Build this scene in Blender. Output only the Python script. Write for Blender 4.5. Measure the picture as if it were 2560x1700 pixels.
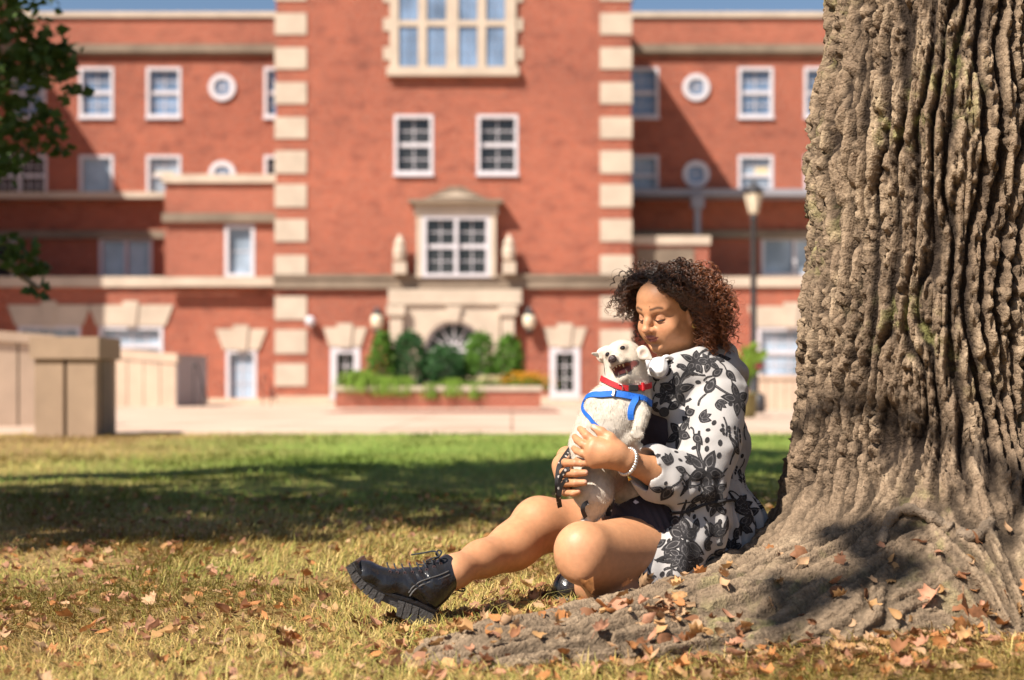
import bpy, bmesh, math, random
import numpy as np
from mathutils import Vector, Matrix, Euler
from mathutils.bvhtree import BVHTree

for o in list(bpy.data.objects):
    bpy.data.objects.remove(o)
scene = bpy.context.scene
COL = scene.collection

# ------------------------------------------------------------------ camera
CAM_H = 0.58            # camera height above the lawn
FPX = 50.0 / 36.0 * 2560.0
HOR = 973.0             # the horizon's line in the photograph
cam_d = bpy.data.cameras.new("camera")
cam_d.lens = 50.0
cam_d.sensor_width = 36.0
cam_d.shift_y = (HOR - 850.0) / 2560.0
cam_d.clip_start = 0.05
cam_d.clip_end = 3000.0
cam_d.dof.use_dof = True
cam_d.dof.focus_distance = 3.66
cam_d.dof.aperture_fstop = 2.4
cam_o = bpy.data.objects.new("camera", cam_d)
COL.objects.link(cam_o)
cam_o.location = (0, 0, CAM_H)
cam_o.rotation_euler = (math.radians(90), 0, 0)
scene.camera = cam_o

# ------------------------------------------------------------------ sky and sun
SUN_L = Vector((0.66, 0.60, -1.0)).normalized()      # the way the light travels
world = bpy.data.worlds.new("World")
scene.world = world
world.use_nodes = True
wn = world.node_tree
wn.nodes.clear()
w_out = wn.nodes.new("ShaderNodeOutputWorld")
w_bg = wn.nodes.new("ShaderNodeBackground")
w_sky = wn.nodes.new("ShaderNodeTexSky")
w_sky.sky_type = 'NISHITA'
w_sky.sun_disc = False
w_sky.sun_elevation = math.asin(-SUN_L.z)
w_sky.sun_rotation = math.atan2(-SUN_L.x, -SUN_L.y)
w_sky.air_density = 1.0
w_sky.dust_density = 0.6
w_sky.ozone_density = 2.0
w_bg.inputs[1].default_value = 0.058
wn.links.new(w_sky.outputs[0], w_bg.inputs[0])
wn.links.new(w_bg.outputs[0], w_out.inputs[0])
sun_d = bpy.data.lights.new("sun", 'SUN')
sun_d.energy = 5.0
sun_d.angle = math.radians(0.53)
sun_d.color = (1.0, 0.93, 0.82)
sun_o = bpy.data.objects.new("sun", sun_d)
COL.objects.link(sun_o)
sun_o.location = (-20, -10, 40)
sun_o.rotation_euler = SUN_L.to_track_quat('-Z', 'Y').to_euler()

# ------------------------------------------------------------------ colour management
vs = scene.view_settings
vs.view_transform = 'Standard'
vs.look = 'None'
vs.exposure = 0.90
vs.gamma = 1.0
vs.use_curve_mapping = False
scene.render.engine = 'CYCLES'
scene.cycles.use_denoising = True
scene.cycles.max_bounces = 6
scene.cycles.diffuse_bounces = 2
scene.cycles.transparent_max_bounces = 6
scene.cycles.caustics_reflective = False
scene.cycles.caustics_refractive = False

# ------------------------------------------------------------------ helpers
def W(px, py, Y):
    """a point at depth Y on the line of sight of photograph pixel (px, py)"""
    return ((px - 1280.0) * Y / FPX, Y, CAM_H - (py - HOR) * Y / FPX)

def WX(px, Y): return (px - 1280.0) * Y / FPX
def WZ(py, Y): return CAM_H - (py - HOR) * Y / FPX

def tag(o, label=None, cat=None, group=None, kind=None):
    if label: o["label"] = label
    if cat: o["category"] = cat
    if group: o["group"] = group
    if kind: o["kind"] = kind
    return o

def empty(name, loc=(0, 0, 0), parent=None):
    o = bpy.data.objects.new(name, None)
    o.empty_display_size = 0.1
    COL.objects.link(o)
    o.location = loc
    if parent: o.parent = parent
    return o

def place(o, parent):
    """parent without moving (parents here are unrotated, unscaled empties or meshes at a location)"""
    if parent is not None:
        o.parent = parent
        p = Vector((0, 0, 0)); q = parent
        while q is not None:
            p += Vector(q.location); q = q.parent
        o.location = Vector(o.location) - p
    return o

def mesh_obj(name, verts, faces, mats=None, parent=None, smooth=False, midx=None):
    me = bpy.data.meshes.new(name)
    V = np.asarray(verts, dtype=np.float32).reshape(-1, 3)
    if isinstance(faces, np.ndarray):
        n, k = faces.shape
        me.vertices.add(len(V)); me.vertices.foreach_set("co", V.ravel())
        me.loops.add(n * k); me.loops.foreach_set("vertex_index", faces.astype(np.int32).ravel())
        me.polygons.add(n)
        me.polygons.foreach_set("loop_start", (np.arange(n) * k).astype(np.int32))
        me.update(calc_edges=True)
        me.validate()
    else:
        me.from_pydata([tuple(map(float, v)) for v in V], [], [tuple(map(int, f)) for f in faces])
        me.update()
    if mats is not None:
        for m in (mats if isinstance(mats, (list, tuple)) else [mats]):
            me.materials.append(m)
    if midx is not None:
        me.polygons.foreach_set("material_index", np.asarray(midx, dtype=np.int32))
    if smooth:
        me.polygons.foreach_set("use_smooth", np.ones(len(me.polygons), dtype=bool))
    o = bpy.data.objects.new(name, me)
    COL.objects.link(o)
    if parent is not None: place(o, parent)
    return o

class MB:
    """collects boxes, tubes and strips into one mesh"""
    def __init__(self):
        self.v = []; self.f = []; self.m = []
    def add(self, verts, faces, m=0):
        n = len(self.v)
        self.v.extend([tuple(map(float, p)) for p in verts])
        for f in faces:
            self.f.append(tuple(int(i) + n for i in f)); self.m.append(m)
        return self
    def box(self, x0, x1, y0, y1, z0, z1, m=0):
        v = [(x0, y0, z0), (x1, y0, z0), (x1, y1, z0), (x0, y1, z0), (x0, y0, z1), (x1, y0, z1), (x1, y1, z1), (x0, y1, z1)]
        f = [(0, 3, 2, 1), (4, 5, 6, 7), (0, 1, 5, 4), (1, 2, 6, 5), (2, 3, 7, 6), (3, 0, 4, 7)]
        return self.add(v, f, m)
    def prism(self, pts, y0, y1, m=0):
        """polygon in x, z pushed through from y0 to y1 (convex or simple)"""
        n = len(pts)
        v = [(x, y0, z) for x, z in pts] + [(x, y1, z) for x, z in pts]
        f = [tuple(range(n - 1, -1, -1)), tuple(range(n, 2 * n))]
        f += [(i, (i + 1) % n, n + (i + 1) % n, n + i) for i in range(n)]
        return self.add(v, f, m)
    def ring(self, cx, cz, r0, r1, y0, y1, n=28, a0=0.0, a1=2 * math.pi, m=0):
        full = abs(a1 - a0 - 2 * math.pi) < 1e-6
        k = n if full else n + 1
        v = []
        for i in range(k):
            a = a0 + (a1 - a0) * i / n
            c, s = math.cos(a), math.sin(a)
            v += [(cx + r0 * c, y0, cz + r0 * s), (cx + r1 * c, y0, cz + r1 * s), (cx + r1 * c, y1, cz + r1 * s), (cx + r0 * c, y1, cz + r0 * s)]
        f = []
        for i in range(n):
            a, b = 4 * i, 4 * ((i + 1) % k)
            for j in range(4):
                f.append((a + j, a + (j + 1) % 4, b + (j + 1) % 4, b + j))
        if not full:
            f.append((0, 1, 2, 3)); e = 4 * n; f.append((e + 3, e + 2, e + 1, e))
        return self.add(v, f, m)
    def disc(self, cx, cz, r, y, n=28, m=0):
        v = [(cx + r * math.cos(2 * math.pi * i / n), y, cz + r * math.sin(2 * math.pi * i / n)) for i in range(n)]
        return self.add(v, [tuple(range(n))], m)
    def tube(self, pts, radii, n=8, m=0, cap=True):
        P = [Vector(p) for p in pts]
        if not isinstance(radii, (list, tuple, np.ndarray)): radii = [radii] * len(P)
        v = []; f = []
        up = Vector((0, 0, 1)); prev = None
        for i, p in enumerate(P):
            t = (P[min(i + 1, len(P) - 1)] - P[max(i - 1, 0)])
            t = t.normalized() if t.length > 1e-9 else Vector((0, 0, 1))
            if prev is None:
                a = t.cross(up if abs(t.z) < 0.95 else Vector((1, 0, 0))).normalized()
            else:
                a = (prev - t * prev.dot(t))
                a = a.normalized() if a.length > 1e-6 else t.orthogonal().normalized()
            prev = a; b = t.cross(a)
            for j in range(n):
                q = 2 * math.pi * j / n
                v.append(p + (a * math.cos(q) + b * math.sin(q)) * radii[i])
        for i in range(len(P) - 1):
            for j in range(n):
                f.append((i * n + j, i * n + (j + 1) % n, (i + 1) * n + (j + 1) % n, (i + 1) * n + j))
        if cap:
            f.append(tuple(range(n - 1, -1, -1))); e = (len(P) - 1) * n
            f.append(tuple(range(e, e + n)))
        return self.add(v, f, m)
    def lathe(self, cx, cy, prof, n=16, m=0):
        v = []; f = []
        for r, z in prof:
            for j in range(n):
                q = 2 * math.pi * j / n
                v.append((cx + r * math.cos(q), cy + r * math.sin(q), z))
        for i in range(len(prof) - 1):
            for j in range(n):
                f.append((i * n + j, i * n + (j + 1) % n, (i + 1) * n + (j + 1) % n, (i + 1) * n + j))
        f.append(tuple(range(n - 1, -1, -1))); e = (len(prof) - 1) * n
        f.append(tuple(range(e, e + n)))
        return self.add(v, f, m)
    def build(self, name, mats, parent=None, smooth=False):
        return mesh_obj(name, self.v, self.f, mats, parent, smooth, self.m)

# ------------------------------------------------------------------ materials
def nodes_of(name):
    m = bpy.data.materials.new(name)
    m.use_nodes = True
    nt = m.node_tree
    return m, nt, nt.nodes["Principled BSDF"]

def N(nt, kind, **kw):
    n = nt.nodes.new(kind)
    for k, v in kw.items():
        if k.startswith("i_"):
            key = k[2:]
            key = int(key) if key.isdigit() else key.replace("_", " ")
            n.inputs[key].default_value = v
        else:
            setattr(n, k, v)
    return n

def ramp(nt, stops, interp='LINEAR'):
    r = nt.nodes.new("ShaderNodeValToRGB")
    r.color_ramp.interpolation = interp
    el = r.color_ramp.elements
    while len(el) > 1: el.remove(el[-1])
    el[0].position = stops[0][0]; el[0].color = (*stops[0][1], 1) if len(stops[0][1]) == 3 else stops[0][1]
    for p, c in stops[1:]:
        e = el.new(p); e.color = (*c, 1) if len(c) == 3 else c
    return r

def mat_simple(name, col, rough=0.7, var=0.12, scale=6.0, bump=0.0, bscale=60.0, spec=0.4, metal=0.0, detail=4.0):
    m, nt, b = nodes_of(name)
    tc = N(nt, "ShaderNodeTexCoord")
    no = N(nt, "ShaderNodeTexNoise", i_Scale=scale, i_Detail=detail, i_Roughness=0.6)
    nt.links.new(tc.outputs["Object"], no.inputs["Vector"])
    lo = tuple(max(0, c * (1 - var)) for c in col); hi = tuple(min(1, c * (1 + var)) for c in col)
    r = ramp(nt, [(0.3, lo), (0.7, hi)])
    nt.links.new(no.outputs[0], r.inputs[0]); nt.links.new(r.outputs[0], b.inputs["Base Color"])
    b.inputs["Roughness"].default_value = rough
    b.inputs["Specular IOR Level"].default_value = spec
    b.inputs["Metallic"].default_value = metal
    if bump > 0:
        n2 = N(nt, "ShaderNodeTexNoise", i_Scale=bscale, i_Detail=3.0)
        nt.links.new(tc.outputs["Object"], n2.inputs["Vector"])
        bp = N(nt, "ShaderNodeBump", i_Strength=bump, i_Distance=0.01)
        nt.links.new(n2.outputs[0], bp.inputs["Height"]); nt.links.new(bp.outputs[0], b.inputs["Normal"])
    return m

def mat_brick(name, c1, c2, dark, mortar, soldier=False):
    m, nt, b = nodes_of(name)
    tc = N(nt, "ShaderNodeTexCoord")
    sep = N(nt, "ShaderNodeSeparateXYZ"); nt.links.new(tc.outputs["Object"], sep.inputs[0])
    add = N(nt, "ShaderNodeMath", operation='ADD')
    nt.links.new(sep.outputs[0], add.inputs[0]); nt.links.new(sep.outputs[1], add.inputs[1])
    cmb = N(nt, "ShaderNodeCombineXYZ")
    nt.links.new(add.outputs[0], cmb.inputs[0]); nt.links.new(sep.outputs[2], cmb.inputs[1])
    br = N(nt, "ShaderNodeTexBrick", i_Scale=1.0)
    br.inputs["Brick Width"].default_value = 0.22
    br.inputs["Row Height"].default_value = 0.085
    br.inputs["Mortar Size"].default_value = 0.010
    br.inputs["Mortar Smooth"].default_value = 0.2
    br.inputs["Bias"].default_value = -0.1
    br.inputs["Color1"].default_value = (*c1, 1); br.inputs["Color2"].default_value = (*c2, 1)
    br.inputs["Mortar"].default_value = (*mortar, 1)
    nt.links.new(cmb.outputs[0], br.inputs["Vector"])
    # clusters of darker, over-burnt bricks
    mp = N(nt, "ShaderNodeMapping"); mp.inputs["Scale"].default_value = (1.3, 2.2, 1.0)
    nt.links.new(cmb.outputs[0], mp.inputs[0])
    n1 = N(nt, "ShaderNodeTexNoise", i_Scale=0.9, i_Detail=5.0, i_Roughness=0.72)
    nt.links.new(mp.outputs[0], n1.inputs["Vector"])
    r1 = ramp(nt, [(0.50, (0, 0, 0)), (0.68, (0.6, 0.6, 0.6))])
    nt.links.new(n1.outputs[0], r1.inputs[0])
    mx = N(nt, "ShaderNodeMix", data_type='RGBA')
    nt.links.new(r1.outputs[0], mx.inputs["Factor"]); nt.links.new(br.outputs["Color"], mx.inputs["A"])
    mx.inputs["B"].default_value = (*dark, 1)
    n2 = N(nt, "ShaderNodeTexNoise", i_Scale=0.18, i_Detail=3.0)
    nt.links.new(cmb.outputs[0], n2.inputs["Vector"])
    r2 = ramp(nt, [(0.3, (0.82, 0.82, 0.84)), (0.7, (1.12, 1.08, 1.05))])
    nt.links.new(n2.outputs[0], r2.inputs[0])
    mu = N(nt, "ShaderNodeMix", data_type='RGBA', blend_type='MULTIPLY', i_Factor=1.0)
    nt.links.new(mx.outputs["Result"], mu.inputs["A"]); nt.links.new(r2.outputs[0], mu.inputs["B"])
    nt.links.new(mu.outputs["Result"], b.inputs["Base Color"])
    bp = N(nt, "ShaderNodeBump", i_Strength=0.6, i_Distance=0.01); bp.invert = True
    nt.links.new(br.outputs["Fac"], bp.inputs["Height"]); nt.links.new(bp.outputs[0], b.inputs["Normal"])
    b.inputs["Roughness"].default_value = 0.85
    b.inputs["Specular IOR Level"].default_value = 0.25
    return m

def mat_glass(name, col, rough=0.06):
    m, nt, b = nodes_of(name)
    tc = N(nt, "ShaderNodeTexCoord")
    no = N(nt, "ShaderNodeTexNoise", i_Scale=0.7, i_Detail=2.0)
    nt.links.new(tc.outputs["Object"], no.inputs["Vector"])
    r = ramp(nt, [(0.35, tuple(c * 0.65 for c in col)), (0.65, tuple(min(1, c * 1.3) for c in col))])
    nt.links.new(no.outputs[0], r.inputs[0]); nt.links.new(r.outputs[0], b.inputs["Base Color"])
    b.inputs["Roughness"].default_value = rough
    b.inputs["Specular IOR Level"].default_value = 0.6
    return m

M = {}
M['brick'] = mat_brick("brick_wall", (0.38, 0.074, 0.034), (0.25, 0.050, 0.026), (0.13, 0.046, 0.038), (0.44, 0.27, 0.20))
M['brick2'] = mat_brick("brick_wall_pink", (0.40, 0.10, 0.06), (0.32, 0.075, 0.045), (0.21, 0.085, 0.06), (0.40, 0.24, 0.17))
M['stone'] = mat_simple("limestone", (0.52, 0.42, 0.33), 0.8, 0.12, 1.2, 0.1, 20)
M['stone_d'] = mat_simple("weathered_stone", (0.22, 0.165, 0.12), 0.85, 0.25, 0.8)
M['white'] = mat_simple("white_paint", (0.62, 0.58, 0.61), 0.5, 0.05, 3.0)
M['gl_dark'] = mat_glass("glass_dark_room", (0.035, 0.035, 0.035))
M['gl_blue'] = mat_glass("glass_sky_tinted", (0.17, 0.24, 0.36))  # sky reflection painted in as a bluish base colour
M['gl_pale'] = mat_glass("glass_pale_blue", (0.30, 0.36, 0.44))  # panes with a pale grey-blue base colour
M['blind'] = mat_simple("cream_roller_blind", (0.62, 0.50, 0.30), 0.8, 0.05)
M['metal_dk'] = mat_simple("dark_painted_metal", (0.035, 0.032, 0.034), 0.45, 0.2, 8.0)
M['grey_metal_shade'] = mat_simple("grey_metal_and_shade", (0.28, 0.27, 0.30), 0.5, 0.1, 5.0)  # grey metal, also the painted shade of the ramp parapet
M['concrete'] = mat_simple("tan_concrete_half_shade", (0.35, 0.24, 0.16), 0.85, 0.14, 1.6, 0.15, 30)  # tan taken darker to paint in the half-shade on the pier
M['concrete_l'] = mat_simple("pale_concrete", (0.58, 0.43, 0.32), 0.85, 0.1, 1.6, 0.15, 30)
M['lamp_gl'] = mat_simple("frosted_lamp_glass", (0.72, 0.62, 0.47), 0.3, 0.06)

# ------------------------------------------------------------------ organic surfaces: distance fields meshed with surface nets
def hash3(ix, iy, iz, seed=0):
    h = (ix.astype(np.int64) * 374761393 + iy.astype(np.int64) * 668265263 + iz.astype(np.int64) * 2147483647 + seed * 974634777) & 0xFFFFFFFF
    h = ((h ^ (h >> 13)) * 1274126177) & 0xFFFFFFFF
    h = ((h ^ (h >> 16)) * 2246822519) & 0xFFFFFFFF
    return ((h ^ (h >> 15)) & 0xFFFFFF).astype(np.float64) / 0xFFFFFF

def vnoise(P, seed=0):
    I = np.floor(P).astype(np.int64); f = P - I; f = f * f * (3 - 2 * f)
    out = 0
    for dx in (0, 1):
        for dy in (0, 1):
            for dz in (0, 1):
                w = (f[:, 0] if dx else 1 - f[:, 0]) * (f[:, 1] if dy else 1 - f[:, 1]) * (f[:, 2] if dz else 1 - f[:, 2])
                out = out + w * hash3(I[:, 0] + dx, I[:, 1] + dy, I[:, 2] + dz, seed)
    return out

def fbm(P, octv=4, seed=0, gain=0.5):
    a, s, t = 1.0, 0.0, 0.0
    for o in range(octv):
        s = s + a * vnoise(P * 2.0 ** o + 17.3 * o, seed + o); t += a; a *= gain
    return s / t

def voronoi(P, seed=0):
    I = np.floor(P).astype(np.int64); f = P - I
    d1 = np.full(len(P), 9.0); d2 = np.full(len(P), 9.0); cid = np.zeros(len(P))
    for dx in (-1, 0, 1):
        for dy in (-1, 0, 1):
            for dz in (-1, 0, 1):
                a, b, c = I[:, 0] + dx, I[:, 1] + dy, I[:, 2] + dz
                q0 = dx + hash3(a, b, c, seed) - f[:, 0]; q1 = dy + hash3(a, b, c, seed + 7) - f[:, 1]; q2 = dz + hash3(a, b, c, seed + 13) - f[:, 2]
                d = np.sqrt(q0 * q0 + q1 * q1 + q2 * q2)
                cl = d < d1
                d2 = np.where(cl, d1, np.minimum(d2, d)); cid = np.where(cl, hash3(a, b, c, seed + 29), cid); d1 = np.where(cl, d, d1)
    return d1, d2, cid

def sstep(a, b, x):
    t = np.clip((x - a) / (b - a), 0, 1); return t * t * (3 - 2 * t)

def frame(fwd, up=(0, 0, 1)):
    """rows: side, forward, up"""
    f = Vector(fwd).normalized(); s = f.cross(Vector(up)).normalized(); u = s.cross(f)
    return np.array([list(s), list(f), list(u)])

class Field:
    """smooth union / subtraction of round cones, ellipsoids and boxes"""
    def __init__(self): self.p = []
    def _add(self, fn, k, op, c, r): self.p.append((fn, k, op, np.asarray(c, float), r)); return self
    def cone(self, a, b, r1, r2, k=0.02, op=1, flat=None):
        """flat = (axis, s): squeezes the section along that axis (s < 1 = thinner)"""
        a = np.asarray(a, float); b = np.asarray(b, float); ba = b - a; bb = max(float(ba @ ba), 1e-12)
        ax = None
        if flat is not None:
            ax = np.asarray(flat[0], float); ax = ax / np.linalg.norm(ax); sc = flat[1]
        def fn(P):
            pa = P - a; t = np.clip(pa @ ba / bb, 0, 1)
            q = pa - t[:, None] * ba
            if ax is not None:
                q = q + (q @ ax)[:, None] * ax * (1 / sc - 1)
            d = np.sqrt((q * q).sum(1)) - (r1 + (r2 - r1) * t)
            return d * (sc if ax is not None and sc < 1 else 1.0)
        rb = max(r1, r2) + math.sqrt(bb) / 2
        if ax is not None and sc < 1: rb = rb / sc + (1 / sc - 1) * k * 1.5 + .01
        return self._add(fn, k, op, (a + b) / 2, rb)
    def chain(self, pts, radii, k=0.02, op=1, flat=None):
        for i in range(len(pts) - 1): self.cone(pts[i], pts[i + 1], radii[i], radii[i + 1], k, op, flat)
        return self
    def ell(self, c, r, R=None, k=0.02, op=1):
        c = np.asarray(c, float); r = np.asarray(r, float); R = np.eye(3) if R is None else np.asarray(R, float)
        def fn(P):
            q = (P - c) @ R.T
            k0 = np.sqrt(((q / r) ** 2).sum(1)); k1 = np.sqrt(((q / (r * r)) ** 2).sum(1)) + 1e-9
            return np.where(k0 < 0.05, -r.min(), k0 * (k0 - 1) / k1)
        return self._add(fn, k, op, c, float(r.max()))
    def box(self, c, h, R=None, rnd=0.005, k=0.005, op=1):
        c = np.asarray(c, float); h = np.asarray(h, float) - rnd; R = np.eye(3) if R is None else np.asarray(R, float)
        def fn(P):
            q = np.abs((P - c) @ R.T) - h
            return np.sqrt((np.maximum(q, 0) ** 2).sum(1)) + np.minimum(q.max(1), 0) - rnd
        return self._add(fn, k, op, c, float(np.linalg.norm(h)) + rnd)
    def fn(self, f, c, r, k=0.005, op=1): return self._add(f, k, op, c, r)
    def __call__(self, P, sub=None):
        d = np.full(len(P), 1e3)
        for (fn, k, op, c, r) in (self.p if sub is None else sub):
            e = fn(P)
            if op == 1:
                if k > 0:
                    h = np.maximum(k - np.abs(d - e), 0) / k
                    d = np.minimum(d, e) - h * h * k * 0.25
                else: d = np.minimum(d, e)
            elif op == -1:
                if k > 0:
                    h = np.maximum(k - np.abs(d + e), 0) / k
                    d = np.maximum(d, -e) + h * h * k * 0.25
                else: d = np.maximum(d, -e)
            else: d = np.maximum(d, e)
        return d
    def mesh(self, h, lo=None, hi=None, block=20, margin=None, post=None):
        pos = [q for q in self.p if q[2] == 1]
        C = np.array([q[3] for q in pos]); Rr = np.array([q[4] for q in pos])[:, None]
        lo = np.min(C - Rr, 0) - 2 * h if lo is None else np.asarray(lo, float)
        hi = np.max(C + Rr, 0) + 2 * h if hi is None else np.asarray(hi, float)
        nb = np.maximum(np.ceil((hi - lo) / (h * block)).astype(int), 1)
        hd = h * block * math.sqrt(3) / 2
        g = np.arange(block + 1)
        gi, gj, gk = np.meshgrid(g, g, g, indexing='ij')
        base = np.stack([gi, gj, gk], -1).reshape(-1, 3)
        nn = (nb * block + 4).astype(np.int64)
        lin = lambda c: ((c[..., 0] + 1) * nn[1] + (c[..., 1] + 1)) * nn[2] + (c[..., 2] + 1)
        keys, verts, quads = [], [], []
        maxk = max(q[1] for q in self.p)
        for bi in range(nb[0]):
            for bj in range(nb[1]):
                for bk in range(nb[2]):
                    o = np.array([bi, bj, bk]) * block
                    ctr = (lo + (o + block / 2) * h)[None]
                    # cull what cannot matter inside this block
                    near = [q for q in self.p if np.linalg.norm(ctr[0] - q[3]) - q[4] < hd + maxk + h * 2 or q[2] == 0]
                    if not any(q[2] == 1 for q in near): continue
                    cd = [(q, float(q[0](ctr)[0])) for q in near]
                    dm = min(v for q, v in cd if q[2] == 1)
                    if dm > hd * 1.3 + maxk: continue
                    sub = [q for q, v in cd if q[2] == 0 or v - hd * 1.5 < max(dm, 0) + hd * 1.3 + q[1] + 1e-6 or v < dm + 2.8 * hd + q[1]]
                    dc = float(self(ctr, sub)[0])
                    if abs(dc) > hd * 1.5 + .035: continue
                    P = lo + (base + o) * h
                    D = self(P, sub)
                    if post is not None: D = post(P, D)
                    D = D.reshape(block + 1, block + 1, block + 1)
                    S = D < 0
                    if S.all() or not S.any(): continue
                    cnt = sum(S[a:block + a, b:block + b, c:block + c].astype(np.int8) for a in (0, 1) for b in (0, 1) for c in (0, 1))
                    act = np.argwhere((cnt > 0) & (cnt < 8))
                    acc = np.zeros((len(act), 3)); num = np.zeros(len(act))
                    offs = [(a, b, c) for a in (0, 1) for b in (0, 1) for c in (0, 1)]
                    for p in offs:
                        for ax in range(3):
                            if p[ax]: continue
                            q = list(p); q[ax] = 1
                            d0 = D[act[:, 0] + p[0], act[:, 1] + p[1], act[:, 2] + p[2]]; d1 = D[act[:, 0] + q[0], act[:, 1] + q[1], act[:, 2] + q[2]]
                            cr = (d0 < 0) != (d1 < 0)
                            t = np.where(cr, d0 / np.where(cr, d0 - d1, 1), 0)
                            pt = np.tile(np.array(p, float), (len(act), 1)); pt[:, ax] += t
                            acc += pt * cr[:, None]; num += cr
                    keys.append(lin(act + o)); verts.append(lo + (act + o + acc / num[:, None]) * h)
                    for ax in range(3):
                        sl0 = [slice(0, block)] * 3; sl1 = [slice(0, block)] * 3; sl1[ax] = slice(1, block + 1)
                        a0, a1 = S[tuple(sl0)], S[tuple(sl1)]
                        e = np.argwhere(a0 != a1)
                        if not len(e): continue
                        flip = a0[e[:, 0], e[:, 1], e[:, 2]]
                        u, v = (ax + 1) % 3, (ax + 2) % 3
                        c = e + o
                        c1 = c.copy(); c1[:, u] -= 1
                        c2 = c1.copy(); c2[:, v] -= 1
                        c3 = c.copy(); c3[:, v] -= 1
                        q = np.stack([lin(c), lin(c1), lin(c2), lin(c3)], 1)
                        q[~flip] = q[~flip][:, ::-1]
                        quads.append(q)
        K = np.concatenate(keys); V = np.concatenate(verts); Q = np.concatenate(quads)
        od = np.argsort(K); K = K[od]; V = V[od]
        ix = np.searchsorted(K, Q); ix = np.minimum(ix, len(K) - 1)
        ok = (K[ix] == Q).all(1)
        return V, ix[ok]

def vnormals(V, F):
    n = np.cross(V[F[:, 2]] - V[F[:, 0]], V[F[:, 3 % F.shape[1]]] - V[F[:, 1]]) if F.shape[1] == 4 else np.cross(V[F[:, 1]] - V[F[:, 0]], V[F[:, 2]] - V[F[:, 0]])
    out = np.zeros_like(V)
    for k in range(F.shape[1]): np.add.at(out, F[:, k], n)
    return out / (np.linalg.norm(out, axis=1, keepdims=True) + 1e-12)

def relax(V, F, it=2, w=0.5):
    n = len(V)
    for _ in range(it):
        s = np.zeros_like(V); c = np.zeros(n)
        for k in range(F.shape[1]):
            a, b = F[:, k], F[:, (k + 1) % F.shape[1]]
            np.add.at(s, a, V[b]); np.add.at(c, a, 1)
            np.add.at(s, b, V[a]); np.add.at(c, b, 1)
        V = V * (1 - w) + w * s / np.maximum(c, 1)[:, None]
    return V

def join(parts):
    """[(V, F), ...] -> one V, F"""
    vs, fs, n = [], [], 0
    for V, F in parts: vs.append(V); fs.append(F + n); n += len(V)
    return np.concatenate(vs), np.concatenate(fs)

def color_attr(o, cols, name="tint"):
    me = o.data
    at = me.color_attributes.new(name, 'FLOAT_COLOR', 'POINT')
    c = np.ones((len(me.vertices), 4), dtype=np.float32); c[:, :3] = cols
    at.data.foreach_set("color", c.ravel())

def mat_attr(name, rough=0.5, spec=0.4, sss=0.0, noise=0.0, nscale=40, bump=0.0, bscale=300, bdist=0.001, attr="tint", rad=(0.012, 0.005, 0.003)):
    m, nt, b = nodes_of(name)
    at = N(nt, "ShaderNodeVertexColor", layer_name=attr)
    src = at.outputs[0]
    tc = N(nt, "ShaderNodeTexCoord")
    if noise > 0:
        n1 = N(nt, "ShaderNodeTexNoise", i_Scale=nscale, i_Detail=4.0)
        nt.links.new(tc.outputs["Object"], n1.inputs["Vector"])
        r = ramp(nt, [(0.3, (1 - noise,) * 3), (0.7, (1 + noise,) * 3)])
        nt.links.new(n1.outputs[0], r.inputs[0])
        mu = N(nt, "ShaderNodeMix", data_type='RGBA', blend_type='MULTIPLY', i_Factor=1.0)
        nt.links.new(src, mu.inputs["A"]); nt.links.new(r.outputs[0], mu.inputs["B"]); src = mu.outputs["Result"]
    nt.links.new(src, b.inputs["Base Color"])
    b.inputs["Roughness"].default_value = rough; b.inputs["Specular IOR Level"].default_value = spec
    if sss > 0:
        b.inputs["Subsurface Weight"].default_value = sss
        b.inputs["Subsurface Radius"].default_value = rad; b.inputs["Subsurface Scale"].default_value = 1.0
    if bump > 0:
        n2 = N(nt, "ShaderNodeTexNoise", i_Scale=bscale, i_Detail=3.0)
        nt.links.new(tc.outputs["Object"], n2.inputs["Vector"])
        bp = N(nt, "ShaderNodeBump", i_Strength=bump, i_Distance=bdist)
        nt.links.new(n2.outputs[0], bp.inputs["Height"]); nt.links.new(bp.outputs[0], b.inputs["Normal"])
    return m

def smooth_path(pts, n):
    P = [Vector(p) for p in pts]; out = []
    for i in range(n):
        t = i / (n - 1) * (len(P) - 1); k = min(int(t), len(P) - 2); u = t - k
        p0, p1, p2, p3 = P[max(k - 1, 0)], P[k], P[k + 1], P[min(k + 2, len(P) - 1)]
        out.append(0.5 * ((2 * p1) + (p2 - p0) * u + (2 * p0 - 5 * p1 + 4 * p2 - p3) * u * u + (3 * p1 - p0 - 3 * p2 + p3) * u ** 3))
    return out

# ------------------------------------------------------------------ the brick hall behind the lawn
YT, YW = 56.0, 62.8            # the gabled bay's front, the wings' front
YM = 63.4                      # the middle storey of the wings, set back to fall in the ledge's shade
hall = empty("brick_hall", (0, YT, 0))
tag(hall, "long red brick hall with a gabled entrance bay, stone quoins and white sash windows", "building")

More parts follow.
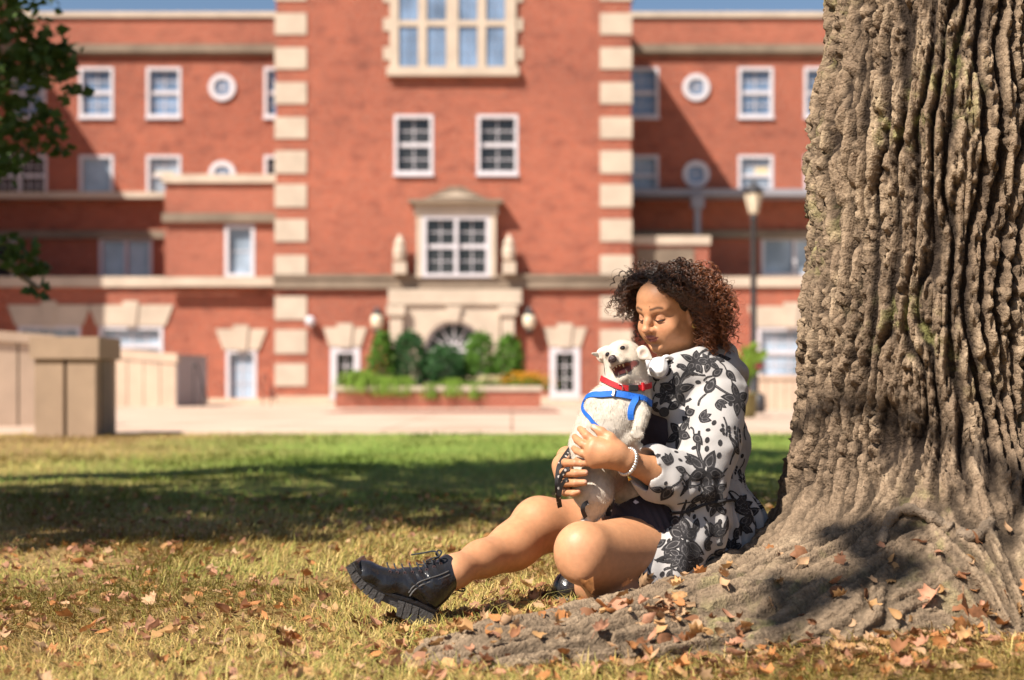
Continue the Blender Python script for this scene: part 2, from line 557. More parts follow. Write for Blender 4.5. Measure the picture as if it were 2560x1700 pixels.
def wall_grid(mb, x0, x1, z0, z1, y, holes, depth=0.35, m=0, back=None):
    xs = sorted(set([x0, x1] + [min(max(h[i], x0), x1) for h in holes for i in (0, 1)]))
    zs = sorted(set([z0, z1] + [min(max(h[i], z0), z1) for h in holes for i in (2, 3)]))
    for i in range(len(xs) - 1):
        for j in range(len(zs) - 1):
            cx, cz = (xs[i] + xs[i + 1]) / 2, (zs[j] + zs[j + 1]) / 2
            if any(h[0] < cx < h[1] and h[2] < cz < h[3] for h in holes): continue
            mb.add([(xs[i], y, zs[j]), (xs[i + 1], y, zs[j]), (xs[i + 1], y, zs[j + 1]), (xs[i], y, zs[j + 1])], [(0, 1, 2, 3)], m)
    for a, b, c, d in holes:
        a, b, c, d = max(a, x0), min(b, x1), max(c, z0), min(d, z1)
        e = y + depth
        mb.add([(a, y, c), (b, y, c), (b, y, d), (a, y, d), (a, e, c), (b, e, c), (b, e, d), (a, e, d)],
               [(0, 4, 5, 1), (1, 5, 6, 2), (2, 6, 7, 3), (3, 7, 4, 0), (4, 7, 6, 5)], m)

def rect(Y, px0, px1, py0, py1):
    return (WX(px0, Y), WX(px1, Y), WZ(py1, Y), WZ(py0, Y))

def window(parent, r, y, cols, rows, glass, leaves=1, sash=True, fw=0.13, mw=0.035, blind=None, sill=True, mid=0.10):
    """white framed window in opening r; every pane is a piece of its own"""
    x0, x1, z0, z1 = r
    mb = MB(); d0, d1 = y - 0.035, y + 0.24
    mb.box(x0, x1, d0, d1, z1 - fw, z1).box(x0, x1, d0, d1, z0, z0 + fw * 0.9)
    mb.box(x0, x0 + fw, d0 + .003, d1, z0 + fw * .9, z1 - fw).box(x1 - fw, x1, d0 + .003, d1, z0 + fw * .9, z1 - fw)
    if sill: mb.box(x0 - 0.03, x1 + 0.03, y - 0.12, y + 0.002, z0 - 0.10, z0 - 0.002)
    win = None; panes = []
    gx0, gx1, gz0, gz1 = x0 + fw, x1 - fw, z0 + fw * .9, z1 - fw
    lw = (gx1 - gx0) / leaves
    for l in range(leaves):
        a, b = gx0 + l * lw, gx0 + (l + 1) * lw
        if leaves > 1:
            if l > 0: a += 0.07; mb.box(a - 0.14, a, d0 + .006, d1, gz0, gz1)
            if l < leaves - 1: b -= 0.07
        spans = [(gz0, gz1)]
        if sash:
            zm = (gz0 + gz1) / 2
            mb.box(a, b, y + 0.10, y + 0.22, zm - mid / 2 - 0.03, zm + mid / 2 + 0.03)
            spans = [(gz0, zm - mid / 2 - 0.03), (zm + mid / 2 + 0.03, gz1)]
        for (s0, s1) in spans:
            for i in range(1, cols):
                xm = a + (b - a) * i / cols
                mb.box(xm - mw / 2, xm + mw / 2, y + 0.16, y + 0.218, s0, s1)
            for j in range(1, rows):
                zm2 = s0 + (s1 - s0) * j / rows
                mb.box(a, b, y + 0.164, y + 0.214, zm2 - mw / 2, zm2 + mw / 2)
            for i in range(cols):
                for j in range(rows):
                    panes.append((a + (b - a) * i / cols, a + (b - a) * (i + 1) / cols, s0 + (s1 - s0) * j / rows, s0 + (s1 - s0) * (j + 1) / rows))
    win = mb.build("window", M['white'], parent)
    for (a, b, c, d) in panes:
        MB().box(a + .004, b - .004, y + 0.19, y + 0.205, c + .004, d - .004).build("pane", M[glass], win)
    if blind:
        bx0, bx1, bz0, bz1 = blind
        MB().box(bx0, bx1, y + 0.165, y + 0.185, bz0, bz1).build("blind", M['blind'], win)
    return win

def round_window(parent, cx, cz, r, y, glass):
    w = MB().ring(cx, cz, r * 0.62, r, y - 0.10, y + 0.02, 32).build("round_window", M['white'], parent)
    g = MB().disc(cx, cz, r * 0.64, y - 0.02, 32); g.build("pane", M[glass], w)
    MB().box(cx - .02, cx + .02, y - .045, y - .025, cz - r * .63, cz + r * .63).box(cx - r * .63, cx + r * .63, y - .042, y - .022, cz - .02, cz + .02).build("muntin", M['white'], w)
    return w

def lintel(parent, cx, z0, z1, wb, wt, y, key=True):
    """flared stone head over a window"""
    mb = MB(); mb.prism([(cx - wb, z0), (cx + wb, z0), (cx + wt, z1), (cx - wt, z1)], y - 0.07, y + 0.02)
    o = mb.build("lintel", M['stone'], parent)
    if key:
        MB().prism([(cx - .22, z0 - .02), (cx + .22, z0 - .02), (cx + .32, z1 + .16), (cx - .32, z1 + .16)], y - 0.13, y - 0.068).build("keystone", M['stone'], o)

# --- entrance bay
TL, TR = WX(690, YT), WX(1577, YT)
EAVE = 16.76; PEAK = EAVE + (TR - TL) / 2 * 1.383
tw_sash = [rect(YT, 985, 1083, 287, 435), rect(YT, 1192, 1295, 287, 435)]
tw_oriel = rect(YT, 990, 1272, -150, 178)
tw_low = [rect(YT, 826, 900, 868, 992), rect(YT, 1374, 1450, 868, 992)]
tw_dorm = rect(YT, 1048, 1236, 545, 695)
tw_door = (WX(1062, YT), WX(1208, YT), 0.02, WZ(868, YT))
mb = MB()
wall_grid(mb, TL, TR, 0.0, EAVE, YT, tw_sash + tw_low + [tw_oriel, tw_dorm, tw_door])
mb.add([(TL, YT, EAVE), (TR, YT, EAVE), ((TL + TR) / 2, YT, PEAK)], [(0, 1, 2)])
mb.box(TL, TR, YT + 0.36, YW + 6, 0.0, EAVE - 0.002)
mb.add([(TL, YT, 0), (TL, YT + .37, 0), (TL, YT + .37, EAVE), (TL, YT, EAVE)], [(0, 3, 2, 1)])
mb.add([(TR, YT, 0), (TR, YT + .37, 0), (TR, YT + .37, EAVE), (TR, YT, EAVE)], [(0, 1, 2, 3)])
mb.build("wall", M['brick'], hall)
mb = MB()
mb.prism([(TL - .25, EAVE - .35), ((TL + TR) / 2, PEAK), (TR + .25, EAVE - .35), (TR + .25, EAVE), ((TL + TR) / 2, PEAK + .35), (TL - .25, EAVE)], YT + .05, YW + 6)
mb.build("roof", M['stone_d'], hall)
for py0, py1 in [(-140, -85), (-53, 2), (33, 87), (119, 173), (206, 260), (293, 347), (377, 434), (461, 518), (548, 604), (638, 693), (741, 799), (824, 884), (909, 965)]:
    for a, b in ((690, 767), (1500, 1577)):
        q = MB(); x0, x1 = WX(a, YT), WX(b, YT)
        if a < 1000: x0 -= 0.045
        else: x1 += 0.045
        q.box(x0, x1, YT - 0.05, YT + 0.9, WZ(py1, YT), WZ(py0, YT)).build("quoin", M['stone'], hall)
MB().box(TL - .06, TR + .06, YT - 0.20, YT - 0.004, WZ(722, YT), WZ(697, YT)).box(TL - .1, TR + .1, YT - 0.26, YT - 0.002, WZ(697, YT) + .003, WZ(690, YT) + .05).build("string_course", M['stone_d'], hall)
MB().box(TL - .05, tw_door[0], YT - 0.10, YT - 0.004, 0, WZ(990, YT)).box(tw_door[1], TR + .05, YT - 0.10, YT - 0.004, 0, WZ(990, YT)).build("plinth", M['concrete_l'], hall)
for r, in zip(tw_sash): window(hall, r, YT, 2, 2, 'gl_dark')
for r in tw_low:
    window(hall, r, YT, 2, 3, 'gl_dark', fw=0.24, sash=False)
    lintel(hall, (r[0] + r[1]) / 2, r[3] + .02, r[3] + .78, 0.62, 0.86, YT)
# oriel: stone mullioned window
sx = [975, 997, 1046, 1067, 1116, 1146, 1194, 1215, 1263, 1290]
mb = MB(); yo = YT - 0.14
zt, zb = WZ(-150, YT), WZ(170, YT)
for a, b in ((0, 1), (2, 3), (4, 5), (6, 7), (8, 9)):
    mb.box(WX(sx[a], YT), WX(sx[b], YT), yo, YT + .2, zb, zt)
mb.box(WX(977, YT), WX(1288, YT), yo + .01, YT + .2, WZ(67, YT), WZ(53, YT))
mb.box(WX(977, YT), WX(1288, YT), yo + .01, YT + .2, WZ(-60, YT), WZ(-75, YT))
mb.box(WX(968, YT), WX(1297, YT), yo - .14, YT - .003, WZ(192, YT), zb)
mb.box(WX(968, YT), WX(1297, YT), yo - .05, YT + .2, zt, zt + .4)
for k in range(4):      # stepped blocks at the jambs
    z = WZ(150 - k * 72, YT)
    for a, b in ((958, 976), (1289, 1307)):
        mb.box(WX(a, YT), WX(b, YT), YT - .06, YT - .003, z, z + .5)
ori = mb.build("oriel_window", M['stone'], hall)
for a, b in ((1, 2), (3, 4), (5, 6), (7, 8)):
    for py0, py1 in ((-58, 52), (68, 169)):
        x0, x1, z0, z1 = rect(YT, sx[a], sx[b], py0, py1)
        for i in range(2):
            for j in range(3):
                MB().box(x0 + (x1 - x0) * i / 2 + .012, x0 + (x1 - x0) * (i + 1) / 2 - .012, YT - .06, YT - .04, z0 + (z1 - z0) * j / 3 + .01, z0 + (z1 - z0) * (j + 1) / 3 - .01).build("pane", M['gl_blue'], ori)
        MB().box(x0, x1, YT - .038, YT - .01, z0, z1).build("leading", M['white'], ori)
# dormer over the door
dz0, dz1 = WZ(695, YT), WZ(545, YT)
yd = YT - 0.32
mb = MB()
x0, x1 = WX(1042, YT), WX(1240, YT)
mb.box(x0, x0 + .22, yd, YT - .003, dz0, dz1 + .1).box(x1 - .22, x1, yd, YT - .003, dz0, dz1 + .1)
mb.box(x0 - .08, x1 + .08, yd - .06, YT - .003, dz1 + .10, dz1 + .52)
dor = mb.build("dormer", M['stone'], hall)
cxm = WX(1140, YT)
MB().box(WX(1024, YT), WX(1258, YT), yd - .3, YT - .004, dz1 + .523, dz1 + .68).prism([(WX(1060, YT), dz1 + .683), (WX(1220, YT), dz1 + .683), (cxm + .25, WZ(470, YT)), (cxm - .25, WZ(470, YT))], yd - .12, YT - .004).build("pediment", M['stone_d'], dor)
MB().prism([(WX(1085, YT), dz1 + .76), (WX(1195, YT), dz1 + .76), (cxm, WZ(484, YT))], yd - .15, yd - .118).build("tympanum", M['stone'], dor)
window(hall, (x0 + .223, x1 - .223, dz0 + .01, dz1 + .09), yd + .04, 2, 2, 'gl_dark', leaves=2, fw=0.17, sill=False)
for px in (1002, 1273):
    cx = WX(px, YT); z0 = WZ(690, YT)
    MB().box(cx - .26, cx + .26, YT - .62, YT - .30, z0 + .05, z0 + .5).lathe(cx, YT - .46, [(.13, z0 + .5), (.24, z0 + .62), (.27, z0 + .95), (.2, z0 + 1.15), (.24, z0 + 1.2), (.14, z0 + 1.4), (.03, z0 + 1.6)], 10).build("finial", M['stone'], hall)
# door surround
mb = MB(); ys = YT - 0.22
dxl, dxr = WX(972, YT), WX(1304, YT); dtop = WZ(724, YT); ac = (WX(1135, YT), WZ(875, YT)); ar = 73 / 63.5
mb.box(dxl, dxr, ys - .12, YT - .005, WZ(762, YT), dtop)
for i in range(24):       # spandrel above the arch, in strips
    a0 = math.pi * i / 24; a1 = math.pi * (i + 1) / 24
    xa, xb = ac[0] + ar * math.cos(a1), ac[0] + ar * math.cos(a0)
    za, zb2 = ac[1] + ar * math.sin(a1), ac[1] + ar * math.sin(a0)
    mb.prism([(xa, za), (xb, zb2), (xb, WZ(762, YT) - .002), (xa, WZ(762, YT) - .002)], ys, YT - .005)
mb.box(WX(1008, YT), ac[0] - ar, ys, YT - .005, 0, WZ(762, YT) - .002).box(ac[0] + ar, WX(1250, YT), ys, YT - .005, 0, WZ(762, YT) - .002)
sur = mb.build("door_surround", M['stone'], hall)
MB().ring(ac[0], ac[1], ar, ar + .3, ys - .09, ys - .003, 24, 0, math.pi).build("arch_ring", M['stone'], sur)
MB().prism([(ac[0] - .18, ac[1] + ar - .05), (ac[0] + .18, ac[1] + ar - .05), (ac[0] + .3, ac[1] + ar + .55), (ac[0] - .3, ac[1] + ar + .55)], ys - .2, ys - .092).build("keystone", M['stone'], sur)
for px in (992, 1270):
    cx = WX(px, YT)
    MB().box(cx - .34, cx + .34, ys - .30, ys + .1, 0, .5).box(cx - .25, cx + .25, ys - .22, ys + .1, .503, WZ(790, YT)).box(cx - .36, cx + .36, ys - .32, ys + .1, WZ(790, YT) + .003, WZ(765, YT)).build("pilaster", M['stone'], sur)
dr = MB().box(tw_door[0] - .05, tw_door[1] + .05, YT + .10, YT + .16, 0.02, ac[1] - .06).build("door", M['white'], hall)
for k in (-1, 1):
    MB().box(ac[0] + k * .55 - .38, ac[0] + k * .55 + .38, YT + .08, YT + .095, .5, ac[1] - .3).build("pane", M['gl_dark'], dr)
fan = MB().disc(ac[0], ac[1], ar + .02, YT - .02, 40).build("fanlight", M['gl_dark'], hall)
mb = MB().ring(ac[0], ac[1], ar - .12, ar + .01, YT - .08, YT - .03, 24, 0, math.pi).ring(ac[0], ac[1], .22, .3, YT - .078, YT - .032, 12, 0, math.pi)
for i in range(1, 6):
    a = math.pi * i / 6
    mb.tube([(ac[0] + .25 * math.cos(a), YT - .055, ac[1] + .25 * math.sin(a)), (ac[0] + (ar - .1) * math.cos(a), YT - .055, ac[1] + (ar - .1) * math.sin(a))], .03, 5)
mb.box(ac[0] - ar, ac[0] + ar, YT - .085, YT - .028, ac[1] - .1, ac[1] + .02)
mb.build("fanlight_bars", M['white'], fan)
for px in (945, 1323):
    cx, z = WX(px, YT), WZ(805, YT)
    la = MB().box(cx - .06, cx + .06, YT - .30, YT - .002, z + .44, z + .52).build("wall_lantern", M['metal_dk'], hall)
    MB().lathe(cx, YT - .36, [(.05, z - .48), (.16, z - .40), (.18, z - .33), (.14, z - .30)], 8).build("lantern_base", M['metal_dk'], la)
    MB().lathe(cx, YT - .36, [(.23, z + .26), (.25, z + .32), (.12, z + .45), (.02, z + .60)], 8).build("lantern_roof", M['metal_dk'], la)
    MB().lathe(cx, YT - .36, [(.14, z - .30), (.24, z - .1), (.25, z + .12), (.21, z + .26)], 10).build("lantern_globe", M['lamp_gl'], la, True)
cx, z = WX(778, YT), WZ(805, YT)
cmn = MB().box(cx - .05, cx + .05, YT - .2, YT - .002, z + .05, z + .15).lathe(cx, YT - .24, [(.06, z - .2), (.17, z - .12), (.2, z + .02), (.17, z + .14), (.06, z + .22)], 12).build("dome_camera", M['white'], hall, True)

# --- wings
def wing(x0, x1, side):
    """one wing: tiled parapet, cornice, two storeys of brick, ledge"""
    holes_u, wins, rounds = [], [], []
    if side > 0:
        cols_u = [(1560, 1647), (1845, 1933), (2010, 2098), (2180, 2268)]
        rd = [1740]
    else:
        cols_u = [(30, 115), (198, 284), (366, 453), (660, 746)]
        rd = [556]
    for i, (a, b) in enumerate(cols_u):
        for k, (p0, p1) in enumerate(((168, 293), (388, 488))):
            if side < 0 and k == 1 and i == 0: a, b = -22, 118
            holes_u.append(rect(YW, a, b, p0, p1)); wins.append((i, k))
    zc0, zc1 = WZ(138, YW), WZ(113, YW)
    zl = WZ(495, YW)
    mb = MB()
    wall_grid(mb, x0, x1, zl, zc0, YW, holes_u)
    mb.box(x0, x1, YW + .36, YW + 8, zl, zc0)
    mb.build("wall", M['brick'], hall)
    MB().box(x0, x1, YW - .02, YW + 8, zc1 + .003, WZ(45, YW)).build("parapet", M['brick2'], hall)
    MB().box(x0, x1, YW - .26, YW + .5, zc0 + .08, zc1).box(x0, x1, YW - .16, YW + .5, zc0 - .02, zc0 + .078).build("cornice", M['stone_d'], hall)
    MB().box(x0, x1, YW - .14, YW + 8, WZ(45, YW) + .003, WZ(31, YW)).build("parapet_cap", M['stone'], hall)
    for h, (i, k) in zip(holes_u, wins):
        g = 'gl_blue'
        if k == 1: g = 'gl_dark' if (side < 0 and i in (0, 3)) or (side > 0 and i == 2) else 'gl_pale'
        if side < 0 and k == 1 and i == 0:
            window(hall, h, YW, 3, 2, 'gl_dark', leaves=2, fw=.13)
        elif k == 1 and side < 0 and i == 1:
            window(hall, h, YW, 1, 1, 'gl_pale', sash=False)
        elif side > 0 and i == 0:
            window(hall, h, YW, 2, 2, g, mw=.02, blind=None)
        else:
            bl = None
            if k == 1 and i == 2 and side < 0: bl = (h[0] + .2, h[1] - .35, h[2] + .75, h[2] + 1.05)
            if k == 1 and i == 1 and side > 0: bl = (h[0] + .75, h[1] - .2, h[2] + .95, h[2] + 1.25)
            window(hall, h, YW, 2, 2, g, blind=bl)
    for px in rd:
        for py in (219, 436):
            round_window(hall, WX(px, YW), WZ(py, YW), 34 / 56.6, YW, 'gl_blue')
    # set-back middle storey under a ledge
    z2 = WZ(690, YM)
    if side > 0: hm = [rect(YM, 1903, 2070, 592, 690)]
    else: hm = [rect(YM, 248, 381, 594, 703), rect(YM, -70, 38, 594, 703)]
    mb = MB(); wall_grid(mb, x0, x1, z2 - .6, zl, YM, hm); mb.box(x0, x1, YM + .36, YM + 7, z2 - .6, zl); mb.build("wall", M['brick'], hall)
    for i, h in enumerate(hm):
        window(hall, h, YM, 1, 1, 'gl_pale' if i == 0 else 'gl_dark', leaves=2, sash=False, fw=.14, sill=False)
    led = YW - (1.0 if side > 0 else .16)  # right overhang made deeper, to shade the middle storey
    MB().box(x0, x1, led, YM + .5, zl - .02, WZ(480, YW)).build("ledge", M['stone'] if side < 0 else M['grey_metal_shade'], hall)
    MB().box(x0, x1, YM - .22, YM - .003, WZ(597, YM), WZ(577, YM)).build("string_course", M['stone_d'], hall)

wing(WX(-420, YW), TL, -1)
wing(TR, WX(3600, YW), 1)

# ground floor of the wings, nearly flush with the bay
YG = 57.4
def ground_floor(x0, x1, holes, side):
    zt = WZ(718, YG)
    mb = MB(); wall_grid(mb, x0, x1, 0, zt, YG, [h for h, _ in holes]); mb.box(x0, x1, YG + .36, YM + 1, 0, zt); mb.build("wall", M['brick'], hall)
    MB().box(x0, x1, YG - .14, YM - .01, zt + .003, WZ(692, YG)).build("stone_band", M['stone'], hall)
    MB().box(x0, x1, YG - .06, YG - .004, 0, .22).build("plinth", M['concrete_l'], hall)
    for h, (cols, rows, g, lw) in holes:
        window(hall, h, YG, cols, rows, g, fw=.14, sash=(rows == 2), sill=False)
        cx = (h[0] + h[1]) / 2; hw = (h[1] - h[0]) / 2
        lintel(hall, cx, h[3] + .01, h[3] + .85, hw + .1, hw + .42, YG)
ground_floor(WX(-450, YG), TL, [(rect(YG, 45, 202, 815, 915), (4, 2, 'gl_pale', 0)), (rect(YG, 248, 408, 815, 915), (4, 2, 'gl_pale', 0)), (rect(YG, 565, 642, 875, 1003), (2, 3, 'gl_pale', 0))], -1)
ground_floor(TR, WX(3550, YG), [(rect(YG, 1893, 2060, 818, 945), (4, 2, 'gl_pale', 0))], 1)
# low projecting bay beside the entrance (left)
YB = 57.0
x0, x1 = WX(412, YB), TL - .01
hb = rect(YB, 562, 637, 562, 692)
mb = MB(); z0, z1 = WZ(692, YB), WZ(458, YB)
wall_grid(mb, x0, x1, z0, z1, YB, [hb]); mb.box(x0, x1, YB + .36, YW, z0, z1)
mb.add([(x0, YB, z0), (x0, YB + .37, z0), (x0, YB + .37, z1), (x0, YB, z1)], [(0, 3, 2, 1)])
mb.build("wall", M['brick2'], hall)
MB().box(x0 - .1, x1, YB - .14, YW, z1 + .003, WZ(437, YB)).build("coping", M['stone'], hall)
MB().box(x0 - .08, x1, YB - .2, YB - .003, WZ(556, YB), WZ(534, YB)).build("string_course", M['stone_d'], hall)
MB().box(x0 - .1, x1, YB - .12, YB - .003, WZ(716, YB), WZ(693, YB)).build("stone_band", M['stone'], hall)
window(hall, hb, YB, 1, 2, 'gl_pale', sash=False, fw=.15, sill=False)
# small porch on the other side, with its downpipe
x0, x1 = TR + .01, WX(1772, YB)
MB().box(x0, x1, YB, YW, WZ(692, YB), WZ(612, YB)).build("wall", M['brick2'], hall)
MB().box(x0, x1 + .06, YB - .1, YW, WZ(612, YB) + .003, WZ(590, YB)).build("coping", M['stone'], hall)
MB().box(x0 + .3, WX(1735, YB), YB - .05, YB - .003, WZ(688, YB), WZ(622, YB)).build("stone_panel", M['stone_d'], hall)
xp = WX(1735, YW); MB().box(xp - .13, xp + .13, YW - 1.28, YW - 1.02, WZ(600, YW), WZ(535, YW) + .1).box(xp - .28, xp + .28, YW - 1.35, YW - 1.003, WZ(535, YW) + .103, WZ(500, YW)).build("downpipe", M['grey_metal_shade'], hall)
# the next gabled bay along, out of the picture: only its shade shows
xr = -23.5; xl = xr - 14; ev = 18.8
MB().prism([(xl, 0), (xr, 0), (xr, ev), ((xl + xr) / 2, ev + 7 * 1.45), (xl, ev)], YW - 11.9, YW + 6).build("gabled_wing", M['brick'], hall)

# ------------------------------------------------------------------ lawn, plaza, walls
def ground_z(x, y):
    """height of the lawn: a low mound round the foot of the tree, slight unevenness near the camera"""
    x = np.asarray(x, dtype=np.float64); y = np.asarray(y, dtype=np.float64)
    m = 0.075 * np.exp(-(((x - 1.45) / 1.05) ** 2 + ((y - 3.55) / 0.85) ** 2))
    u = 0.012 * np.sin(x * 2.1 + 0.7) * np.cos(y * 1.7) + 0.008 * np.sin(x * 5.3 + y * 3.1)
    fade = np.clip((12 - y) / 6, 0, 1) * np.clip(1 - np.abs(x) / 12, 0, 1)
    return (m + u * fade) - 0.008 * fade

def mat_lawn():
    m, nt, b = nodes_of("lawn_soil_and_thatch")
    tc = N(nt, "ShaderNodeTexCoord")
    sep = N(nt, "ShaderNodeSeparateXYZ"); nt.links.new(tc.outputs["Object"], sep.inputs[0])
    n1 = N(nt, "ShaderNodeTexNoise", i_Scale=0.35, i_Detail=4.0, i_Roughness=0.6)
    n2 = N(nt, "ShaderNodeTexNoise", i_Scale=14.0, i_Detail=6.0, i_Roughness=0.7)
    nt.links.new(tc.outputs["Object"], n1.inputs["Vector"]); nt.links.new(tc.outputs["Object"], n2.inputs["Vector"])
    mr = N(nt, "ShaderNodeMapRange", i_From_Min=5.0, i_From_Max=11.0)       # the lawn is burnt dry near the tree, greener further out
    nt.links.new(sep.outputs[1], mr.inputs["Value"])
    mx = N(nt, "ShaderNodeMapRange", i_From_Min=-4.6, i_From_Max=-1.4)     # and dry again by the concrete wall
    nt.links.new(sep.outputs[0], mx.inputs["Value"])
    mul = N(nt, "ShaderNodeMath", operation='MULTIPLY')
    nt.links.new(mr.outputs[0], mul.inputs[0]); nt.links.new(mx.outputs[0], mul.inputs[1])
    ad = N(nt, "ShaderNodeMath", operation='MULTIPLY_ADD', i_1=1.1, i_2=-0.55)
    nt.links.new(n1.outputs[0], ad.inputs[0])
    sm = N(nt, "ShaderNodeMath", operation='ADD', use_clamp=True)
    nt.links.new(mul.outputs[0], sm.inputs[0]); nt.links.new(ad.outputs[0], sm.inputs[1])
    dry = ramp(nt, [(0.3, (0.13, 0.08, 0.04)), (0.55, (0.32, 0.205, 0.085)), (0.75, (0.46, 0.32, 0.15))])
    grn = ramp(nt, [(0.3, (0.10, 0.16, 0.03)), (0.55, (0.20, 0.27, 0.055)), (0.75, (0.32, 0.36, 0.10))])
    nt.links.new(n2.outputs[0], dry.inputs[0]); nt.links.new(n2.outputs[0], grn.inputs[0])
    mm = N(nt, "ShaderNodeMix", data_type='RGBA')
    nt.links.new(sm.outputs[0], mm.inputs["Factor"]); nt.links.new(dry.outputs[0], mm.inputs["A"]); nt.links.new(grn.outputs[0], mm.inputs["B"])
    nt.links.new(mm.outputs["Result"], b.inputs["Base Color"])
    bp = N(nt, "ShaderNodeBump", i_Strength=0.9, i_Distance=0.03)
    nt.links.new(n2.outputs[0], bp.inputs["Height"]); nt.links.new(bp.outputs[0], b.inputs["Normal"])
    b.inputs["Roughness"].default_value = 0.95; b.inputs["Specular IOR Level"].default_value = 0.1
    return m
M['lawn'] = mat_lawn()

def axis(stops):
    out = []
    for (a, b, n) in stops: out += list(np.linspace(a, b, n, endpoint=False))
    return np.array(out + [stops[-1][1]])
gx = axis([(-1500, -60, 8), (-60, -8, 14), (-8, -3, 20), (-3, 4, 140), (4, 8, 16), (8, 60, 14), (60, 1500, 8)])
gy = axis([(-60, 0, 6), (0, 2.2, 12), (2.2, 5.2, 90), (5.2, 14, 60), (14, 40, 20), (40, 200, 8), (200, 2500, 6)])
GX, GY = np.meshgrid(gx, gy)
GZ = ground_z(GX, GY)
nx, ny = len(gx), len(gy)
ii, jj = np.meshgrid(np.arange(nx - 1), np.arange(ny - 1))
a = (jj * nx + ii).ravel()
ground = mesh_obj("lawn", np.stack([GX, GY, GZ], -1).reshape(-1, 3), np.stack([a, a + 1, a + nx + 1, a + nx], -1), M['lawn'], None, True)
tag(ground, "mown lawn, dry and tan near the tree, green towards the plaza", "lawn", kind="structure")

def mat_paving():
    m, nt, b = nodes_of("plaza_paving")
    tc = N(nt, "ShaderNodeTexCoord")
    n1 = N(nt, "ShaderNodeTexNoise", i_Scale=0.4, i_Detail=5.0)
    nt.links.new(tc.outputs["Object"], n1.inputs["Vector"])
    r = ramp(nt, [(0.3, (0.44, 0.30, 0.22)), (0.7, (0.60, 0.45, 0.35))])
    nt.links.new(n1.outputs[0], r.inputs[0])
    br = N(nt, "ShaderNodeTexBrick", i_Scale=1.0, offset=0.0)
    br.inputs["Brick Width"].default_value = 1.8; br.inputs["Row Height"].default_value = 1.8; br.inputs["Mortar Size"].default_value = 0.025
    br.inputs["Color1"].default_value = (1, 1, 1, 1); br.inputs["Color2"].default_value = (.93, .92, .9, 1); br.inputs["Mortar"].default_value = (.55, .5, .45, 1)
    nt.links.new(tc.outputs["Object"], br.inputs["Vector"])
    mu = N(nt, "ShaderNodeMix", data_type='RGBA', blend_type='MULTIPLY', i_Factor=1.0)
    nt.links.new(r.outputs[0], mu.inputs["A"]); nt.links.new(br.outputs["Color"], mu.inputs["B"])
    nt.links.new(mu.outputs["Result"], b.inputs["Base Color"]); b.inputs["Roughness"].default_value = 0.9
    return m
M['paving'] = mat_paving()
M['pave_red'] = mat_brick("paving_brick", (0.30, 0.12, 0.08), (0.24, 0.10, 0.07), (0.14, 0.07, 0.06), (0.30, 0.22, 0.17))
Y0P = 18.6
pl = MB().box(-60, 60, Y0P, 62, -0.2, 0.006).build("plaza", M['paving']); tag(pl, "pale concrete plaza between the lawn and the hall", "plaza", kind="structure")
kb = MB().box(-4.8, 60, Y0P - .28, Y0P - .004, -0.1, 0.03).build("kerb", M['concrete_l']); tag(kb, "low concrete kerb between the lawn and the plaza", "kerb", kind="structure")
bd = MB().box(-4.6, 1.2, 34.0, 39.5, 0.0075, 0.0105).build("paving_band", M['pave_red']); tag(bd, "strip of dark red paving bricks before the planter", "paving", kind="structure")

# concrete walls by the ramp
def panel_wall(name, label, p0, p1, z0, h0, h1, th, n, mt, cap=0.16, gap=0.03, group=None, base0=None, base1=None):
    """upright concrete panels side by side from p0 to p1 with a coping on top"""
    root = empty(name, (p0[0], p0[1], z0)); tag(root, label, "wall", group)
    d = Vector((p1[0] - p0[0], p1[1] - p0[1], 0)); L = d.length; d /= L; nrm = Vector((-d.y, d.x, 0))
    b0 = base0 if base0 is not None else z0; b1 = base1 if base1 is not None else z0
    def quadbox(a, b, za0, za1, zb0, zb1, t0, t1):
        A, B = Vector((*p0, 0)) + d * a, Vector((*p0, 0)) + d * b
        v = []
        for (P, zl, zh) in ((A, za0, za1), (B, zb0, zb1)):
            for t in (t0, t1):
                for z in (zl, zh): q = P + nrm * t; v.append((q.x, q.y, z))
        f = [(0, 1, 3, 2), (4, 6, 7, 5), (0, 4, 5, 1), (2, 3, 7, 6), (1, 5, 7, 3), (0, 2, 6, 4)]
        return MB().add(v, f)
    hh = lambda s: h0 + (h1 - h0) * s / L
    bb = lambda s: b0 + (b1 - b0) * s / L
    for i in range(n):
        a, b = L * i / n + gap / 2, L * (i + 1) / n - gap / 2
        o = quadbox(a, b, bb(a) - .15, hh(a) - cap, bb(b) - .15, hh(b) - cap, 0, th).build("panel", M[mt], root)
    quadbox(0.004, L - .004, bb(0) - .15, hh(0) - cap - .02, bb(L) - .15, hh(L) - cap - .02, th * .25, th * .75).build("core", M['stone_d'], root)
    quadbox(-.03, L + .03, hh(0) - cap + .004, hh(0), hh(L) - cap + .004, hh(L), -.04, th + .04).build("coping", M[mt], root)
    return root
Yp = 17.4
panel_wall("concrete_pier", "square tan concrete pier of two slabs standing at the edge of the lawn", (WX(82, Yp), Yp), (WX(243, Yp), Yp), 0, WZ(842, Yp), WZ(842, Yp), .9, 2, 'concrete', cap=.27, gap=.045)
panel_wall("retaining_wall", "pale concrete wall behind the square pier, cut by the picture's edge", (WX(-420, 21.0), 21.0), (WX(133, 22.4), 22.4), 0, WZ(815, 21.0) + .12, WZ(838, 22.4), .35, 6, 'concrete_l', cap=.16)
panel_wall("ramp_wall", "pale concrete ramp wall with thin joints ending at the dark parapet", (WX(236, 47), 47), (WX(441, 47), 47), 0, WZ(868, 47), WZ(884, 47), .3, 5, 'concrete_l', cap=.32)
